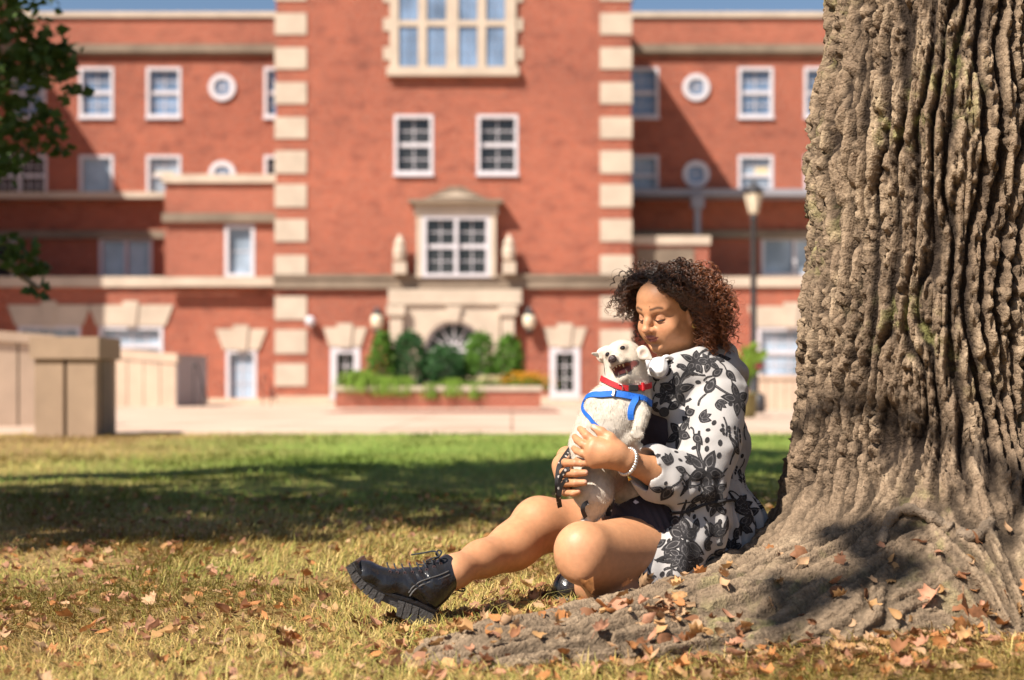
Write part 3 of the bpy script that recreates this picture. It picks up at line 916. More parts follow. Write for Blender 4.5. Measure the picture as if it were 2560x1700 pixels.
panel_wall("ramp_parapet", "short shaded concrete wall at the foot of the ramp with a sloping handrail", (WX(444, 47.02), 47.02), (WX(517, 54), 54), 0, WZ(886, 47), WZ(890, 54), .3, 1, 'grey_metal_shade', cap=.05)  # plain grey here paints in the shade on the concrete

def handrail(label, pts, posts, r=.03):
    root = empty("handrail", pts[0]); tag(root, label, "handrail", "handrails by the entrance steps")
    MB().tube(pts, r, 6).build("rail", M['metal_dk'], root)
    for p in posts:
        MB().tube([(p[0], p[1], 0), p], r * .9, 6).build("post", M['metal_dk'], root)
p = [W(478, 915, 47), W(490, 905, 47), W(520, 1004, 47)]
handrail("dark sloping handrail against the shaded end of the ramp wall", p, [W(484, 912, 47), W(505, 955, 47)])
p = [W(655, 942, 50), W(664, 934, 50), W(692, 1005, 50)]
handrail("thin dark handrail beside the narrow ground floor window", p, [W(657, 940, 50), W(676, 965, 50)])

# brick planter with its plants
YPL = 44.0
plr = empty("brick_planter", (WX(1095, YPL), YPL, 0)); tag(plr, "low brick planter with a stone coping before the arched entrance", "planter")
xa, xb = WX(838, YPL), WX(1352, YPL)
MB().box(xa, xb, YPL, YPL + .3, -.1, .52).box(xa, xa + .3, YPL + .3, YPL + 4.4, -.1, .52).box(xb - .3, xb, YPL + .3, YPL + 4.4, -.1, .52).box(xa, xb, YPL + 4.1, YPL + 4.4, -.1, .519).build("wall", M['brick2'], plr)
n = 6
for i in range(n):
    a, b = xa - .05 + (xb - xa + .1) * i / n, xa - .05 + (xb - xa + .1) * (i + 1) / n
    MB().box(a + .006, b - .006, YPL - .06, YPL + .36, .523, .68).build("coping_stone", M['stone'], plr)
MB().box(xa + .3, xb - .3, YPL + .3, YPL + 4.1, .2, .56).build("soil", mat_simple("dark_soil", (.06, .045, .03), .95), plr)

# ------------------------------------------------------------------ the big tree she leans against
rng = np.random.default_rng(7)
tree = empty("oak_tree", (1.1, 3.75, 0.05))
tag(tree, "old tree with thick furrowed bark and spreading roots, behind the seated person", "tree")
ROOTS = [   # points (x, y, z), radii
    ([(1.12, 3.76, -.15), (1.125, 3.76, .35), (1.135, 3.76, .75), (1.155, 3.76, 1.2), (1.205, 3.76, 1.95)], [.365, .335, .327, .322, .315]),
    ([(1.02, 3.58, .20), (.80, 3.46, .07), (.50, 3.31, .0), (.22, 3.18, -.02), (-.04, 3.05, -.03), (-.25, 2.91, -.05)], [.30, .26, .215, .17, .125, .07]),
    ([(.92, 3.74, .20), (.66, 3.66, .04), (.42, 3.56, -.01), (.16, 3.46, -.03)], [.17, .10, .065, .04]),
    ([(1.14, 3.46, .14), (1.17, 3.26, .0), (1.16, 3.08, -.10)], [.26, .19, .12]),
    ([(.95, 3.40, .04), (.75, 3.22, -.06), (.50, 3.08, -.10)], [.18, .14, .10]),
    ([(1.34, 3.52, .18), (1.62, 3.32, .07), (1.95, 3.15, -.04), (2.3, 3.0, -.12)], [.24, .20, .15, .10]),
    ([(1.3, 3.95, .15), (1.75, 4.2, -.02), (2.2, 4.5, -.12)], [.25, .16, .1]),
    ([(.96, 4.0, .15), (.7, 4.3, -.03), (.5, 4.6, -.1)], [.22, .13, .08]),
]
tf = Field()
for ri, (pts, rr) in enumerate(ROOTS): tf.chain(pts, rr, k=0.13, flat=((0, 0, 1), .5) if ri == 1 else None)
H_BARK = 0.0056
TV, TF = tf.mesh(H_BARK, lo=(-.36, 2.72, -.1), hi=(2.45, 4.75, 1.86))
TV = relax(TV, TF, 2)
TN = vnormals(TV, TF)
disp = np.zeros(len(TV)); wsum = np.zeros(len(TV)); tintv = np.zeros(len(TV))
for ci, (pts, rr) in enumerate(ROOTS):
    P = np.array(pts); best = np.full(len(TV), 9.0); S = np.zeros(len(TV)); A = np.zeros((len(TV), 3))
    acc = 0.0
    for i in range(len(P) - 1):
        ba = P[i + 1] - P[i]; L = np.linalg.norm(ba); pa = TV - P[i]
        t = np.clip(pa @ ba / L ** 2, 0 if i else -1, 1); q = pa - t[:, None] * ba
        if ci == 1: q = q * np.array([1, 1, 1.8])
        dd = np.linalg.norm(q, axis=1); sd = dd - (rr[i] + (rr[i + 1] - rr[i]) * np.clip(t, 0, 1))
        cl = sd < best
        best = np.where(cl, sd, best); S = np.where(cl, acc + t * L, S)
        A = np.where(cl[:, None], q / (dd[:, None] + 1e-9), A); acc += L
    w = np.exp(-np.maximum(best, 0) / 0.045) + 1e-5
    if ci: w *= sstep(-.02, .22, S) + 1e-4
    sel = np.where(w > (0.004 if ci else 0))[0]
    ax = (P[-1] - P[0]) / np.linalg.norm(P[-1] - P[0])
    e1 = np.cross(ax, [0, 1.0, 0]) if abs(ax[1]) < .8 else np.cross(ax, [1.0, 0, 0]); e1 /= np.linalg.norm(e1); e2 = np.cross(ax, e1)
    As, Ss = A[sel], S[sel]; th = np.arctan2(As @ e2, As @ e1)
    R0 = rr[0] * .93 if ci == 0 else float(np.mean(rr))
    K = max(4, round(2 * math.pi * R0 / (.040 if ci == 0 else .050)))                # furrows round the stem
    cyl = np.stack([np.cos(th) * R0, np.sin(th) * R0], 1)
    def cn(a_, l_, seed, o=2): return fbm(np.c_[cyl / a_, Ss / l_ + 7.7 * ci], o, seed + ci, .5)
    ph = th * K / 2 + 6.0 * (cn(.11, .32, 101, 2) - .5) * 2 + .6 * (cn(.03, .08, 131) - .5) * 2
    ridge = sstep(.14, .88, np.abs(np.sin(ph)))                  # long meandering ridges with narrow furrows
    ph2 = th * K * .95 + 5.0 * (cn(.07, .20, 151, 2) - .5) * 2
    ridge2 = sstep(.0, .5, np.abs(np.sin(ph2)))
    wv = np.stack([fbm(TV[sel] * 28 + 3, 2, 201), fbm(TV[sel] * 28 + 8, 2, 202), fbm(TV[sel] * 28 + 5, 2, 203)], 1) - .5
    d1, d2, cid = voronoi(np.c_[cyl / .026 + wv[:, :2] * .9, Ss / .20 + wv[:, 2] * .5 + ridge2 * .25], 41 + ci)      # broken plates
    edge = sstep(.02, .26, d2 - d1)
    f1, f2, cid2 = voronoi(np.c_[cyl / .011, Ss / .020] + wv, 61 + ci)
    chip = sstep(0, .35, f2 - f1) * (.5 + .5 * cid2)
    rough = fbm(TV[sel] * 75, 3, 5) - .5
    plate = ridge * (.48 + .52 * ridge2) * (.55 + .45 * edge) * (.70 + .30 * cid)
    dp = plate * .050 + chip * .0042 * (.25 + plate) + rough * .010
    if ci > 0: dp *= 0.55
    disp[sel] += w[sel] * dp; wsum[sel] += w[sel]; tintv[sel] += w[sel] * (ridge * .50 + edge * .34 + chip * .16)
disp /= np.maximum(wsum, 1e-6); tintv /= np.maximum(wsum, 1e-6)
lowz = sstep(.55, .15, TV[:, 2])
lump = ((fbm(TV * 3.2, 3, 77) - .5) * 0.05 + (fbm(TV * 8.0, 3, 78) - .5) * 0.03) * (.25 + .75 * lowz)
TV = TV + TN * (disp - 0.022 + lump)[:, None]
hgt = TV[:, 2]
g1 = fbm(TV * 9, 4, 90); g2 = fbm(TV * 30, 3, 91)
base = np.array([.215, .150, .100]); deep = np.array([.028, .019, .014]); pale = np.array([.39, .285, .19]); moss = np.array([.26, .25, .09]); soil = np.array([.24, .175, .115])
c = deep + (base - deep) * sstep(.30, .86, tintv)[:, None]  # darker inner bark in the furrows, with their shade painted in as well
c = c + (pale - c) * (sstep(.45, .75, g1) * sstep(.5, 1, tintv) * .8)[:, None]
c = c + (soil - c) * (sstep(.45, .05, hgt) * .45)[:, None]
c = c + (moss - c) * (sstep(.52, .68, g2) * sstep(.50, .75, fbm(TV * 4, 3, 93)) * .5)[:, None]
c = c * (0.8 + 0.4 * g2)[:, None]
M['bark'] = mat_attr("furrowed_bark", rough=.93, spec=.15, noise=.3, nscale=120, bump=1.0, bscale=170, bdist=.006)
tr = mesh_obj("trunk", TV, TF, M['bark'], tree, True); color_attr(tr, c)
bark_bvh = BVHTree.FromPolygons([tuple(v) for v in TV], [tuple(f) for f in TF])
# surface roots that loop over the root mass
M['root'] = mat_simple("bare_root", (.20, .145, .10), .9, .35, 40, .8, 150)
def on_bark(px, py, off):
    o = Vector((0, 0, CAM_H)); d = (Vector(W(px, py, 3.3)) - o).normalized(); h, n, _, _ = bark_bvh.ray_cast(o, d, 8)
    return h + n * off if h is not None else Vector(W(px, py, 3.4))
lp = [on_bark(px, py, of) for px, py, of in ((2200, 1360, -.004), (2212, 1325, .006), (2234, 1293, .012), (2270, 1280, .012), (2306, 1284, .010), (2345, 1302, .004), (2385, 1318, -.006))]
MB().tube(smooth_path(lp, 30), [.013 + .003 * math.sin(i * .9) + .002 * math.sin(i * 2.3) for i in range(30)], 9).build("looping_root", M['root'], tree, True)
lp = [on_bark(px, py, of) for px, py, of in ((2395, 1332, -.004), (2425, 1346, .006), (2455, 1336, .006), (2478, 1300, -.004))]
MB().tube(smooth_path(lp, 20), [.014 + .003 * math.sin(i * 1.3) for i in range(20)], 9).build("looping_root", M['root'], tree, True)
# upper trunk and limbs, above the picture
M['bark2'] = mat_simple("bark_above", (.22, .17, .125), .95, .35, 6, .8, 40)
mb = MB()
mb.tube([(1.19, 3.76, 1.80), (1.23, 3.78, 3.0), (1.3, 3.85, 4.6), (1.35, 3.9, 7.5)], [.325, .31, .29, .16], 20)
mb.build("upper_trunk", M['bark2'], tree, True)
LIMBS = [[(1.25, 3.8, 3.6), (2.6, 4.6, 4.6), (4.2, 5.2, 5.2)], [(1.3, 3.85, 4.4), (1.0, 5.4, 5.6), (.8, 6.8, 6.4)], [(1.3, 3.85, 5.2), (2.2, 2.6, 6.4), (3.2, 1.6, 7.0)]]
for L in LIMBS:
    MB().tube(smooth_path(L, 10), list(np.linspace(.12, .03, 10)), 8).build("limb", M['bark2'], tree, True)

# ---- leaves for crowns
def leaf_mesh_arrays(P, size, rg, flat=0.5):
    """one bent five-point leaf of four triangles at every point"""
    n = len(P)
    d = rg.normal(size=(n, 3)); d[:, 2] *= flat; d /= np.linalg.norm(d, axis=1, keepdims=True)
    u = rg.normal(size=(n, 3)); s = np.cross(d, u); s /= np.linalg.norm(s, axis=1, keepdims=True) + 1e-9
    nn = np.cross(d, s)
    L = size * rg.uniform(.6, 1.25, n)[:, None]
    pts = [(0, 0, 0), (.42, .40, .06), (1.0, 0, -.12), (.42, -.40, .06), (.5, 0, -.03)]
    V = np.stack([P + L * (d * a + s * b + nn * c) for a, b, c in pts], 1)
    base = np.arange(n)[:, None] * 5
    F = np.concatenate([base + np.array([[0, 4, 1]]), base + np.array([[1, 4, 2]]), base + np.array([[2, 4, 3]]), base + np.array([[3, 4, 0]])])
    return V.reshape(-1, 3), F

def mat_leaf(name, col, trans=0.35, var=.35):
    m, nt, b = nodes_of(name)
    tc = N(nt, "ShaderNodeTexCoord")
    no = N(nt, "ShaderNodeTexNoise", i_Scale=3.0, i_Detail=5.0, i_Roughness=.7)
    nt.links.new(tc.outputs["Object"], no.inputs["Vector"])
    r = ramp(nt, [(0.3, tuple(c * (1 - var) for c in col)), (0.7, tuple(min(1, c * (1 + var)) for c in col))])
    nt.links.new(no.outputs[0], r.inputs[0]); nt.links.new(r.outputs[0], b.inputs["Base Color"])
    b.inputs["Roughness"].default_value = .55; b.inputs["Specular IOR Level"].default_value = .3
    tl = N(nt, "ShaderNodeBsdfTranslucent"); nt.links.new(r.outputs[0], tl.inputs["Color"])
    ms = N(nt, "ShaderNodeMixShader", i_0=trans)
    out = nt.nodes["Material Output"]
    nt.links.new(b.outputs[0], ms.inputs[1]); nt.links.new(tl.outputs[0], ms.inputs[2]); nt.links.new(ms.outputs[0], out.inputs["Surface"])
    return m
M['leaf'] = mat_leaf("green_leaf", (.06, .105, .022))

def crown_points(clumps, per, rg):
    out = []
    for (c, r) in clumps:
        k = int(per * r ** 2)
        d = rg.normal(size=(k, 3)); d /= np.linalg.norm(d, axis=1, keepdims=True)
        out.append(np.array(c) + d * (r * rg.uniform(.25, 1, k) ** .6)[:, None] * np.array([1, 1, .7]))
    return np.concatenate(out)

cl = []
for L in LIMBS:
    for p in smooth_path(L, 7)[2:]: cl.append(((p.x + rng.uniform(-.6, .6), p.y + rng.uniform(-.6, .6), p.z + rng.uniform(.2, 1.0)), rng.uniform(.7, 1.1)))
for k in range(16): cl.append(((1.6 + rng.uniform(-2, 3), 4.6 + rng.uniform(-1.8, 2.4), rng.uniform(7, 9)), rng.uniform(.9, 1.4)))
P = crown_points(cl, 330, rng)
V, F = leaf_mesh_arrays(P, .15, rng)
mesh_obj("crown", V, F, M['leaf'], tree)

# ---- the neighbouring tree whose shade crosses the lawn and whose leaves hang in from the side
mp = empty("maple_tree", (-5.6, 7.6, 0)); tag(mp, "dark leafy tree reaching into the picture's upper corner with drooping branches", "tree")
MB().tube([(-5.6, 7.6, -.1), (-5.55, 7.55, 1.5), (-5.3, 7.3, 3.6), (-4.9, 7.0, 6.0)], [.36, .28, .24, .14], 14).build("trunk", M['bark2'], mp, True)
ml = [[(-5.4, 7.4, 3.0), (-4.4, 8.2, 3.9), (-3.4, 9.0, 3.3), (-3.0, 9.2, 2.6)], [(-5.3, 7.3, 3.6), (-4.0, 6.0, 5.0), (-3.2, 5.2, 5.6)], [(-5.2, 7.2, 4.2), (-4.6, 9.2, 5.2), (-3.2, 10.6, 6.0)], [(-5, 7, 5), (-6.5, 5.6, 6), (-7.2, 4.6, 6.3)], [(-5, 7, 5.2), (-4.2, 4.0, 5.6), (-3.0, 1.6, 5.4), (-1.7, .2, 5.1)],  # the last limb on this line is added to carry the dappling clumps
      [(-5.5, 7.5, 1.9), (-4.4, 8.5, 2.0), (-3.5, 9.0, 1.55), (-3.02, 9.1, 1.22)]]
for L in ml: MB().tube(smooth_path(L, 12), list(np.linspace(.09, .012, 12)), 7).build("limb", M['bark2'], mp, True)
cl = []
sx_, sy_ = -SUN_L.x / SUN_L.z, -SUN_L.y / SUN_L.z
for k in range(78):           # crown clumps, thinner on the side away from the hall
    gx_ = rng.uniform(-5.2, 4.2); gy_ = 8.75 + .74 * gx_ + rng.uniform(-1, 1) * (1.15 + (gx_ + 4.5) * .27); z = rng.uniform(5.6, 7.6)
    cl.append(((gx_ - sx_ * z, gy_ - sy_ * z, z), rng.uniform(.6, 1.05)))
# leaf clumps of an added unseen bough, placed to dapple the big tree's foot
for k in range(15):
    gx_, gy_ = rng.uniform(.75, 2.3), rng.uniform(3.1, 3.6)
    z = 5.0 + rng.uniform(-.2, .3); cl.append(((gx_ - sx_ * z, gy_ - sy_ * z, z), rng.uniform(.09, .17)))
P1 = crown_points(cl, 300, rng)
cl = [((-3.32, 9.0, 3.1), .42), ((-3.2, 9.2, 2.75), .36), ((-3.35, 9.1, 2.35), .32), ((-3.0, 9.0, 2.62), .20), ((-2.86, 9.0, 2.70), .14), ((-3.0, 9.2, 2.3), .14), ((-2.93, 9.2, 2.14), .09), ((-3.12, 9.0, 2.12), .15), ((-2.80, 9.1, 2.48), .10), ((-3.28, 9.1, 2.02), .18)]
P2 = crown_points(cl, 2400, rng)
P3 = crown_points([((-3.12, 9.1, 1.38), .14), ((-3.2, 9.1, 1.5), .14), ((-3.02, 9.1, 1.20), .06)], 2600, rng)
V1, F1 = leaf_mesh_arrays(P1, .20, rng); V2, F2 = leaf_mesh_arrays(np.concatenate([P2, P3]), .085, rng)
V, F = join([(V1, F1), (V2, F2)])
mesh_obj("crown", V, F, M['leaf'], mp)

# ------------------------------------------------------------------ the seated person
prs = empty("person", (0.38, 3.80, 0.03))
tag(prs, "person with curly hair in a white coat with black flowers, sitting and holding the dog", "person")
def A(px, py, Y): return np.array(W(px, py, Y))

# --- head frame: she looks down to her side, at the dog
psi, phi = math.radians(48), math.radians(17)
HF = np.array([-math.sin(psi) * math.cos(phi), -math.cos(psi) * math.cos(phi), -math.sin(phi)])
HL = np.array([math.cos(psi), -math.sin(psi), 0.0])
HU = np.cross(HF, HL)
roll = math.radians(-3)
HL, HU = HL * math.cos(roll) + HU * math.sin(roll), HU * math.cos(roll) - HL * math.sin(roll)
HR = np.array([HL, HF, HU])                 # rows: left, forward, up
HO = A(1673, 774, 3.78); HS = 0.93
def hp(l, f, u): return HO + HS * (HL * l + HF * f + HU * u)
def hr(*r): return np.array(r) * HS

hd = Field()
hd.ell(hp(0, -.012, .030), hr(.0745, .093, .086), HR, .01)                # skull
hd.ell(hp(0, .020, -.018), hr(.061, .068, .080), HR, .03)                 # face block
hd.ell(hp(0, .048, .046), hr(.056, .040, .042), HR, .03)                  # forehead
hd.ell(hp(0, .040, -.074), hr(.040, .045, .033), HR, .035)                # jaw
hd.ell(hp(0, .070, -.094), hr(.020, .016, .014), HR, .022)                # chin
for s in (-1, 1):
    hd.ell(hp(s * .040, .060, -.036), hr(.027, .023, .024), HR, .025)     # cheek
    hd.ell(hp(s * .031, .050, -.058), hr(.018, .019, .020), HR, .03)      # lower cheek
    hd.ell(hp(s * .040, .018, -.068), hr(.017, .030, .021), HR, .03)      # jaw corner
    hd.cone(hp(s * .012, .083, .019), hp(s * .046, .069, .021), .010, .008, .016)  # brow ridge
    hd.ell(hp(s * .031, .088, -.002), hr(.017, .013, .0105), HR, .008, -1)     # eye socket
    hd.ell(hp(s * .031, .0735, -.001), hr(.0155, .0145, .0125), HR, .004)     # lidded eyeball
    hd.cone(hp(s * .017, .0835, -.0055), hp(s * .031, .0885, -.0085), .0018, .0024, .003)   # lowered lid edge
    hd.cone(hp(s * .031, .0885, -.0085), hp(s * .046, .0795, -.005), .0024, .0018, .003)
    hd.ell(hp(s * .077, -.008, -.012), hr(.008, .018, .030), HR, .006)     # ear
    hd.ell(hp(s * .082, -.003, -.008), hr(.005, .010, .018), HR, .003, -1)
hd.chain([hp(0, .087, .008), hp(0, .098, -.010), hp(0, .109, -.028)], [HS * .0085, HS * .0088, HS * .0105], .012)    # nose
hd.ell(hp(0, .1085, -.031), hr(.0115, .011, .0098), HR, .006)
for s in (-1, 1):
    hd.ell(hp(s * .0135, .0965, -.034), hr(.0078, .0105, .0082), HR, .005)
    hd.ell(hp(s * .0070, .104, -.0425), hr(.0035, .0045, .003), HR, .002, -1)
    hd.cone(hp(s * .020, .0875, -.038), hp(s * .031, .0745, -.066), .0045, .0035, .012)    # smile fold
hd.ell(hp(0, .078, -.0540), hr(.026, .016, .018), HR, .014)                 # mouth mound
hd.chain([hp(-.0265, .0800, -.0540), hp(-.011, .0945, -.0555), hp(0, .0965, -.0575), hp(.011, .0945, -.0555), hp(.0265, .0800, -.0540)], [.0022, .0048, .0046, .0048, .0022], .004)
hd.chain([hp(-.022, .0820, -.0580), hp(0, .0945, -.0655), hp(.022, .0820, -.0580)], [.0024, .0058, .0024], .004)
hd.chain([hp(-.0285, .0820, -.0545), hp(-.013, .0980, -.0595), hp(0, .1005, -.0615), hp(.013, .0980, -.0595), hp(.0285, .0820, -.0545)], [.0013, .0015, .0015, .0015, .0013], .002, -1)   # line of the mouth
hd.ell(hp(0, .090, -.0775), hr(.020, .010, .006), HR, .010, -1)             # hollow above the chin
neck0, neck1 = hp(0, -.022, -.055), A(1704, 930, 3.86)
hd.cone(neck0, neck1, .056, .060, .04)
hd.cone(neck1, A(1712, 985, 3.88), .062, .085, .04)
hV, hF = hd.mesh(0.0023)
hV = relax(hV, hF, 1, .5)

# --- arms and hands
af = Field()
w1 = A(1564, 1152, 3.475); elb = A(1728, 1208, 3.60)
af.cone(elb, A(1640, 1180, 3.53), .040, .036, .02)
af.cone(A(1640, 1180, 3.53), w1, .036, .0250, .02)
af.cone(w1, A(1520, 1132, 3.462), .026, .030, .02)
knA = [A(1487, 1106, 3.462), A(1478, 1121, 3.458), A(1477, 1139, 3.460), A(1484, 1157, 3.466)]
for q in knA: af.cone(A(1535, 1136, 3.470), q, .023, .0135, .022)
fing = [
    [knA[0], A(1467, 1089, 3.470), A(1457, 1078, 3.492), A(1450, 1072, 3.520)],
    [knA[1], A(1457, 1110, 3.468), A(1443, 1100, 3.492), A(1437, 1092, 3.520)],
    [knA[2], A(1456, 1133, 3.470), A(1442, 1127, 3.494), A(1435, 1121, 3.522)],
    [knA[3], A(1464, 1156, 3.476), A(1449, 1152, 3.498), A(1441, 1149, 3.520)],
]
fr = [.0118, .0102, .0092, .0078]
for f, sc in zip(fing, (1, 1.02, .97, .86)): af.chain(f, [r * sc for r in fr], .003)
af.chain([A(1545, 1122, 3.468), A(1525, 1096, 3.466), A(1503, 1080, 3.474), A(1484, 1068, 3.482)], [.0180, .0138, .0112, .0086], .008)     # thumb
# other arm: behind the dog, its hand coming round the front
w2 = A(1418, 1142, 3.66)
af.cone(A(1580, 1215, 3.93), A(1500, 1178, 3.80), .042, .038, .02)
af.cone(A(1500, 1178, 3.80), w2, .038, .028, .02)
knB = [A(1409, 1158, 3.555), A(1402, 1181, 3.548), A(1404, 1206, 3.550), A(1414, 1228, 3.558)]
for q in knB: af.cone(A(1412, 1165, 3.615), q, .024, .0135, .02)
fingB = [
    [knB[0], A(1417, 1157, 3.512), A(1438, 1157, 3.490), A(1455, 1160, 3.486)],
    [knB[1], A(1411, 1181, 3.506), A(1440, 1183, 3.480), A(1463, 1182, 3.476)],
    [knB[2], A(1412, 1207, 3.506), A(1438, 1207, 3.480), A(1461, 1206, 3.474)],
    [knB[3], A(1418, 1230, 3.514), A(1433, 1233, 3.492), A(1446, 1229, 3.484)],
]
for f, sc in zip(fingB, (.97, 1.02, .98, .86)): af.chain(f, [.0112 * sc, .0104 * sc, .0094 * sc, .0080 * sc], .003)
aV, aF = af.mesh(0.0024)
aV = relax(aV, aF, 1, .4)

# --- legs
lf = Field()
hipL, kneL = A(1668, 1385, 3.72), A(1462, 1380, 3.42)
lf.cone(A(1660, 1378, 3.70), kneL, .110, .066, .05)
lf.ell(A(1452, 1374, 3.400), (.046, .036, .050), None, .06)                       # kneecap
lf.ell(A(1455, 1412, 3.402), (.040, .034, .036), None, .04)
lf.ell(A(1456, 1432, 3.372), (.018, .016, .018), None, .03)
ankL = np.array([.19, 3.80, .052])
lf.chain([kneL + np.array([.025, .03, -.03]), np.array([.255, 3.56, .085]), ankL], [.062, .064, .036], .03)
lf.ell(np.array([.275, 3.525, .060]), (.080, .085, .052), None, .015)                  # folded calf
hipR, kneR, ankR = A(1668, 1366, 3.95), A(1352, 1312, 3.83), A(1136, 1429, 3.545)
lf.chain([hipR, A(1500, 1322, 3.89), kneR], [.112, .090, .062], .03)
lf.ell(A(1342, 1298, 3.80), (.046, .042, .044), None, .06)
sd = (ankR - kneR); Ls = np.linalg.norm(sd); sd /= Ls
cdown = np.array([.18, .1, -.9]); cdown -= sd * (cdown @ sd); cdown /= np.linalg.norm(cdown)
lf.chain([kneR, kneR + sd * Ls * .33 + cdown * .012, kneR + sd * Ls * .72 + cdown * .004, ankR, A(1102, 1450, 3.53)], [.057, .050, .038, .0335, .032], .05)
lf.ell(kneR + sd * Ls * .34 + cdown * .026, (.095, .034, .032), np.array([sd, cdown, np.cross(sd, cdown)]), .06)
pel = A(1694, 1352, 3.84)
lf.ell(pel, (.15, .15, .12), None, .04)
lf.chain([pel, A(1732, 1150, 3.86), A(1722, 1000, 3.87), A(1706, 940, 3.865)], [.125, .105, .105, .07], .05)   # trunk of the body, under the clothes
for q in (A(1790, 985, 3.72), A(1632, 985, 3.99)): lf.cone(A(1712, 975, 3.86), q, .07, .05, .03)
lf.cone(A(1790, 985, 3.72), elb, .048, .042, .03)
lf.cone(A(1632, 985, 3.99), A(1580, 1215, 3.93), .048, .042, .03)
lV, lF = lf.mesh(0.005)
lV = relax(lV, lF, 6, .5)
bV, bF = join([(hV, hF), (aV, aF), (lV, lF)])
n1, n2 = len(hV), len(hV) + len(aV)
skin = np.array([.51, .245, .125])
col = np.tile(skin, (len(bV), 1))
mot = fbm(bV * 18, 3, 5)
col *= (0.94 + .12 * mot)[:, None]
col *= (np.array([.90, .84, .82]) + np.array([.20, .32, .36]) * fbm(bV * 7.5 + 3, 3, 15)[:, None])
# face colouring in the head's own coordinates
Lc = ((bV[:n1] - HO) @ HR.T) / HS
l, f, u = Lc[:, 0], Lc[:, 1], Lc[:, 2]; al = np.abs(l)
def blend(mask, c, amt=1.0):
    m = np.clip(mask * amt, 0, 1)[:, None]; col[:n1] = col[:n1] * (1 - m) + np.array(c) * m
front = sstep(.05, .065, f)
blend(np.exp(-((al - .040) / .020) ** 2 - ((u + .030) / .020) ** 2) * front, (.62, .25, .14), .35)           # warm cheeks
blend(np.exp(-(al / .013) ** 2 - ((u + .030) / .012) ** 2) * front, (.62, .26, .15), .4)
lipw = .0245 * (1 - .0)
lipu = -.0635 + .0 * l
ml = -.0615 + .0072 * (al / .027) ** 2            # the line of the mouth, corners turned up
up_l = (u < -.0515 + .0025 * np.cos(al / .0245 * 3.1)) & (u > ml) & (al < .0255) & (f > .072)
lo_l = (u <= ml) & (u > -.0730 + .015 * (al / .025) ** 2) & (al < .0240) & (f > .072)
blend((up_l | lo_l).astype(float), (.36, .115, .105), .85)
blend(np.exp(-((u - ml) / .0013) ** 2) * (al < .0275) * (f > .070), (.09, .022, .025), .95)
bu = .0245 + .004 * np.exp(-((al - .036) / .012) ** 2) - .05 * np.maximum(al - .044, 0)
brow = np.exp(-((u - bu) / .0036) ** 2) * sstep(.011, .016, al) * sstep(.054, .047, al) * sstep(.04, .05, f)
blend(brow, (.045, .025, .018), .95)
lash = np.exp(-((u + .0095 - .10 * np.maximum(al - .034, 0)) / .0017) ** 2) * sstep(.014, .018, al) * sstep(.050, .046, al) * sstep(.055, .065, f)
blend(lash, (.02, .012, .012), 1.0)
blend(np.exp(-((u - .006) / .0016) ** 2) * sstep(.015, .02, al) * sstep(.046, .042, al) * front, (.33, .15, .085), .6)      # lid crease
blend(np.exp(-((al - .031) / .016) ** 2 - ((u + .002) / .009) ** 2) * front, (.42, .20, .13), .35)
blend((np.exp(-((l - .014) / .0018) ** 2 - ((u - .0335) / .0018) ** 2)) * front, (.05, .02, .015), 1.0)     # mole over the brow
blend(np.exp(-((al - .007) / .004) ** 2 - ((u + .0435) / .003) ** 2) * sstep(.09, .1, f), (.16, .06, .04), .8)
# nails and knuckles
def spot(lo, hi, c, r, cc, amt):
    d = np.linalg.norm(bV[lo:hi] - c, axis=1); m = np.clip(np.exp(-(d / r) ** 2) * amt, 0, 1)[:, None]
    col[lo:hi] = col[lo:hi] * (1 - m) + np.array(cc) * m
for fg in fingB:
    d = (fg[3] - fg[2]); d /= np.linalg.norm(d)
    spot(n1, n2, fg[3] + d * .006 + np.array([0, -.008, .003]), .0055, (.78, .50, .42), .9)
    spot(n1, n2, fg[2] + np.array([0, -.01, .0]), .007, (.50, .21, .12), .35)
for fg in fing: spot(n1, n2, fg[0] + np.array([0, -.012, 0]), .009, (.50, .22, .12), .35)
spot(n1, n2, A(1484, 1066, 3.472), .006, (.78, .50, .42), .9)
for c0, r0 in ((A(1445, 1375, 3.34), .035), (A(1342, 1290, 3.76), .03)): spot(n2, len(bV), c0, r0, (.60, .27, .15), .45)
M['skin'] = mat_attr("skin", rough=.48, spec=.35, sss=.10, noise=.09, nscale=55, bump=.35, bscale=260, bdist=.0012)
body = mesh_obj("body", bV, bF, M['skin'], prs, True); color_attr(body, col)
bod_bvh = BVHTree.FromPolygons([tuple(v) for v in bV], [tuple(q) for q in bF])
# lashes
M['ink'] = mat_simple("dark_lashes", (.015, .010, .010), .6, .1)
mb = MB()
for s in (-1, 1):
    mb.tube([hp(s * t, .0905 - 1.8 * abs(t - .031) ** 1.35 - .001, -.0098 + .10 * max(t - .034, 0)) for t in np.linspace(.017, .0475, 9)], [.0006, .0011, .0013, .0015, .0015, .0015, .0014, .0011, .0005], 5)
mb.build("eyelash", M['ink'], prs, True)

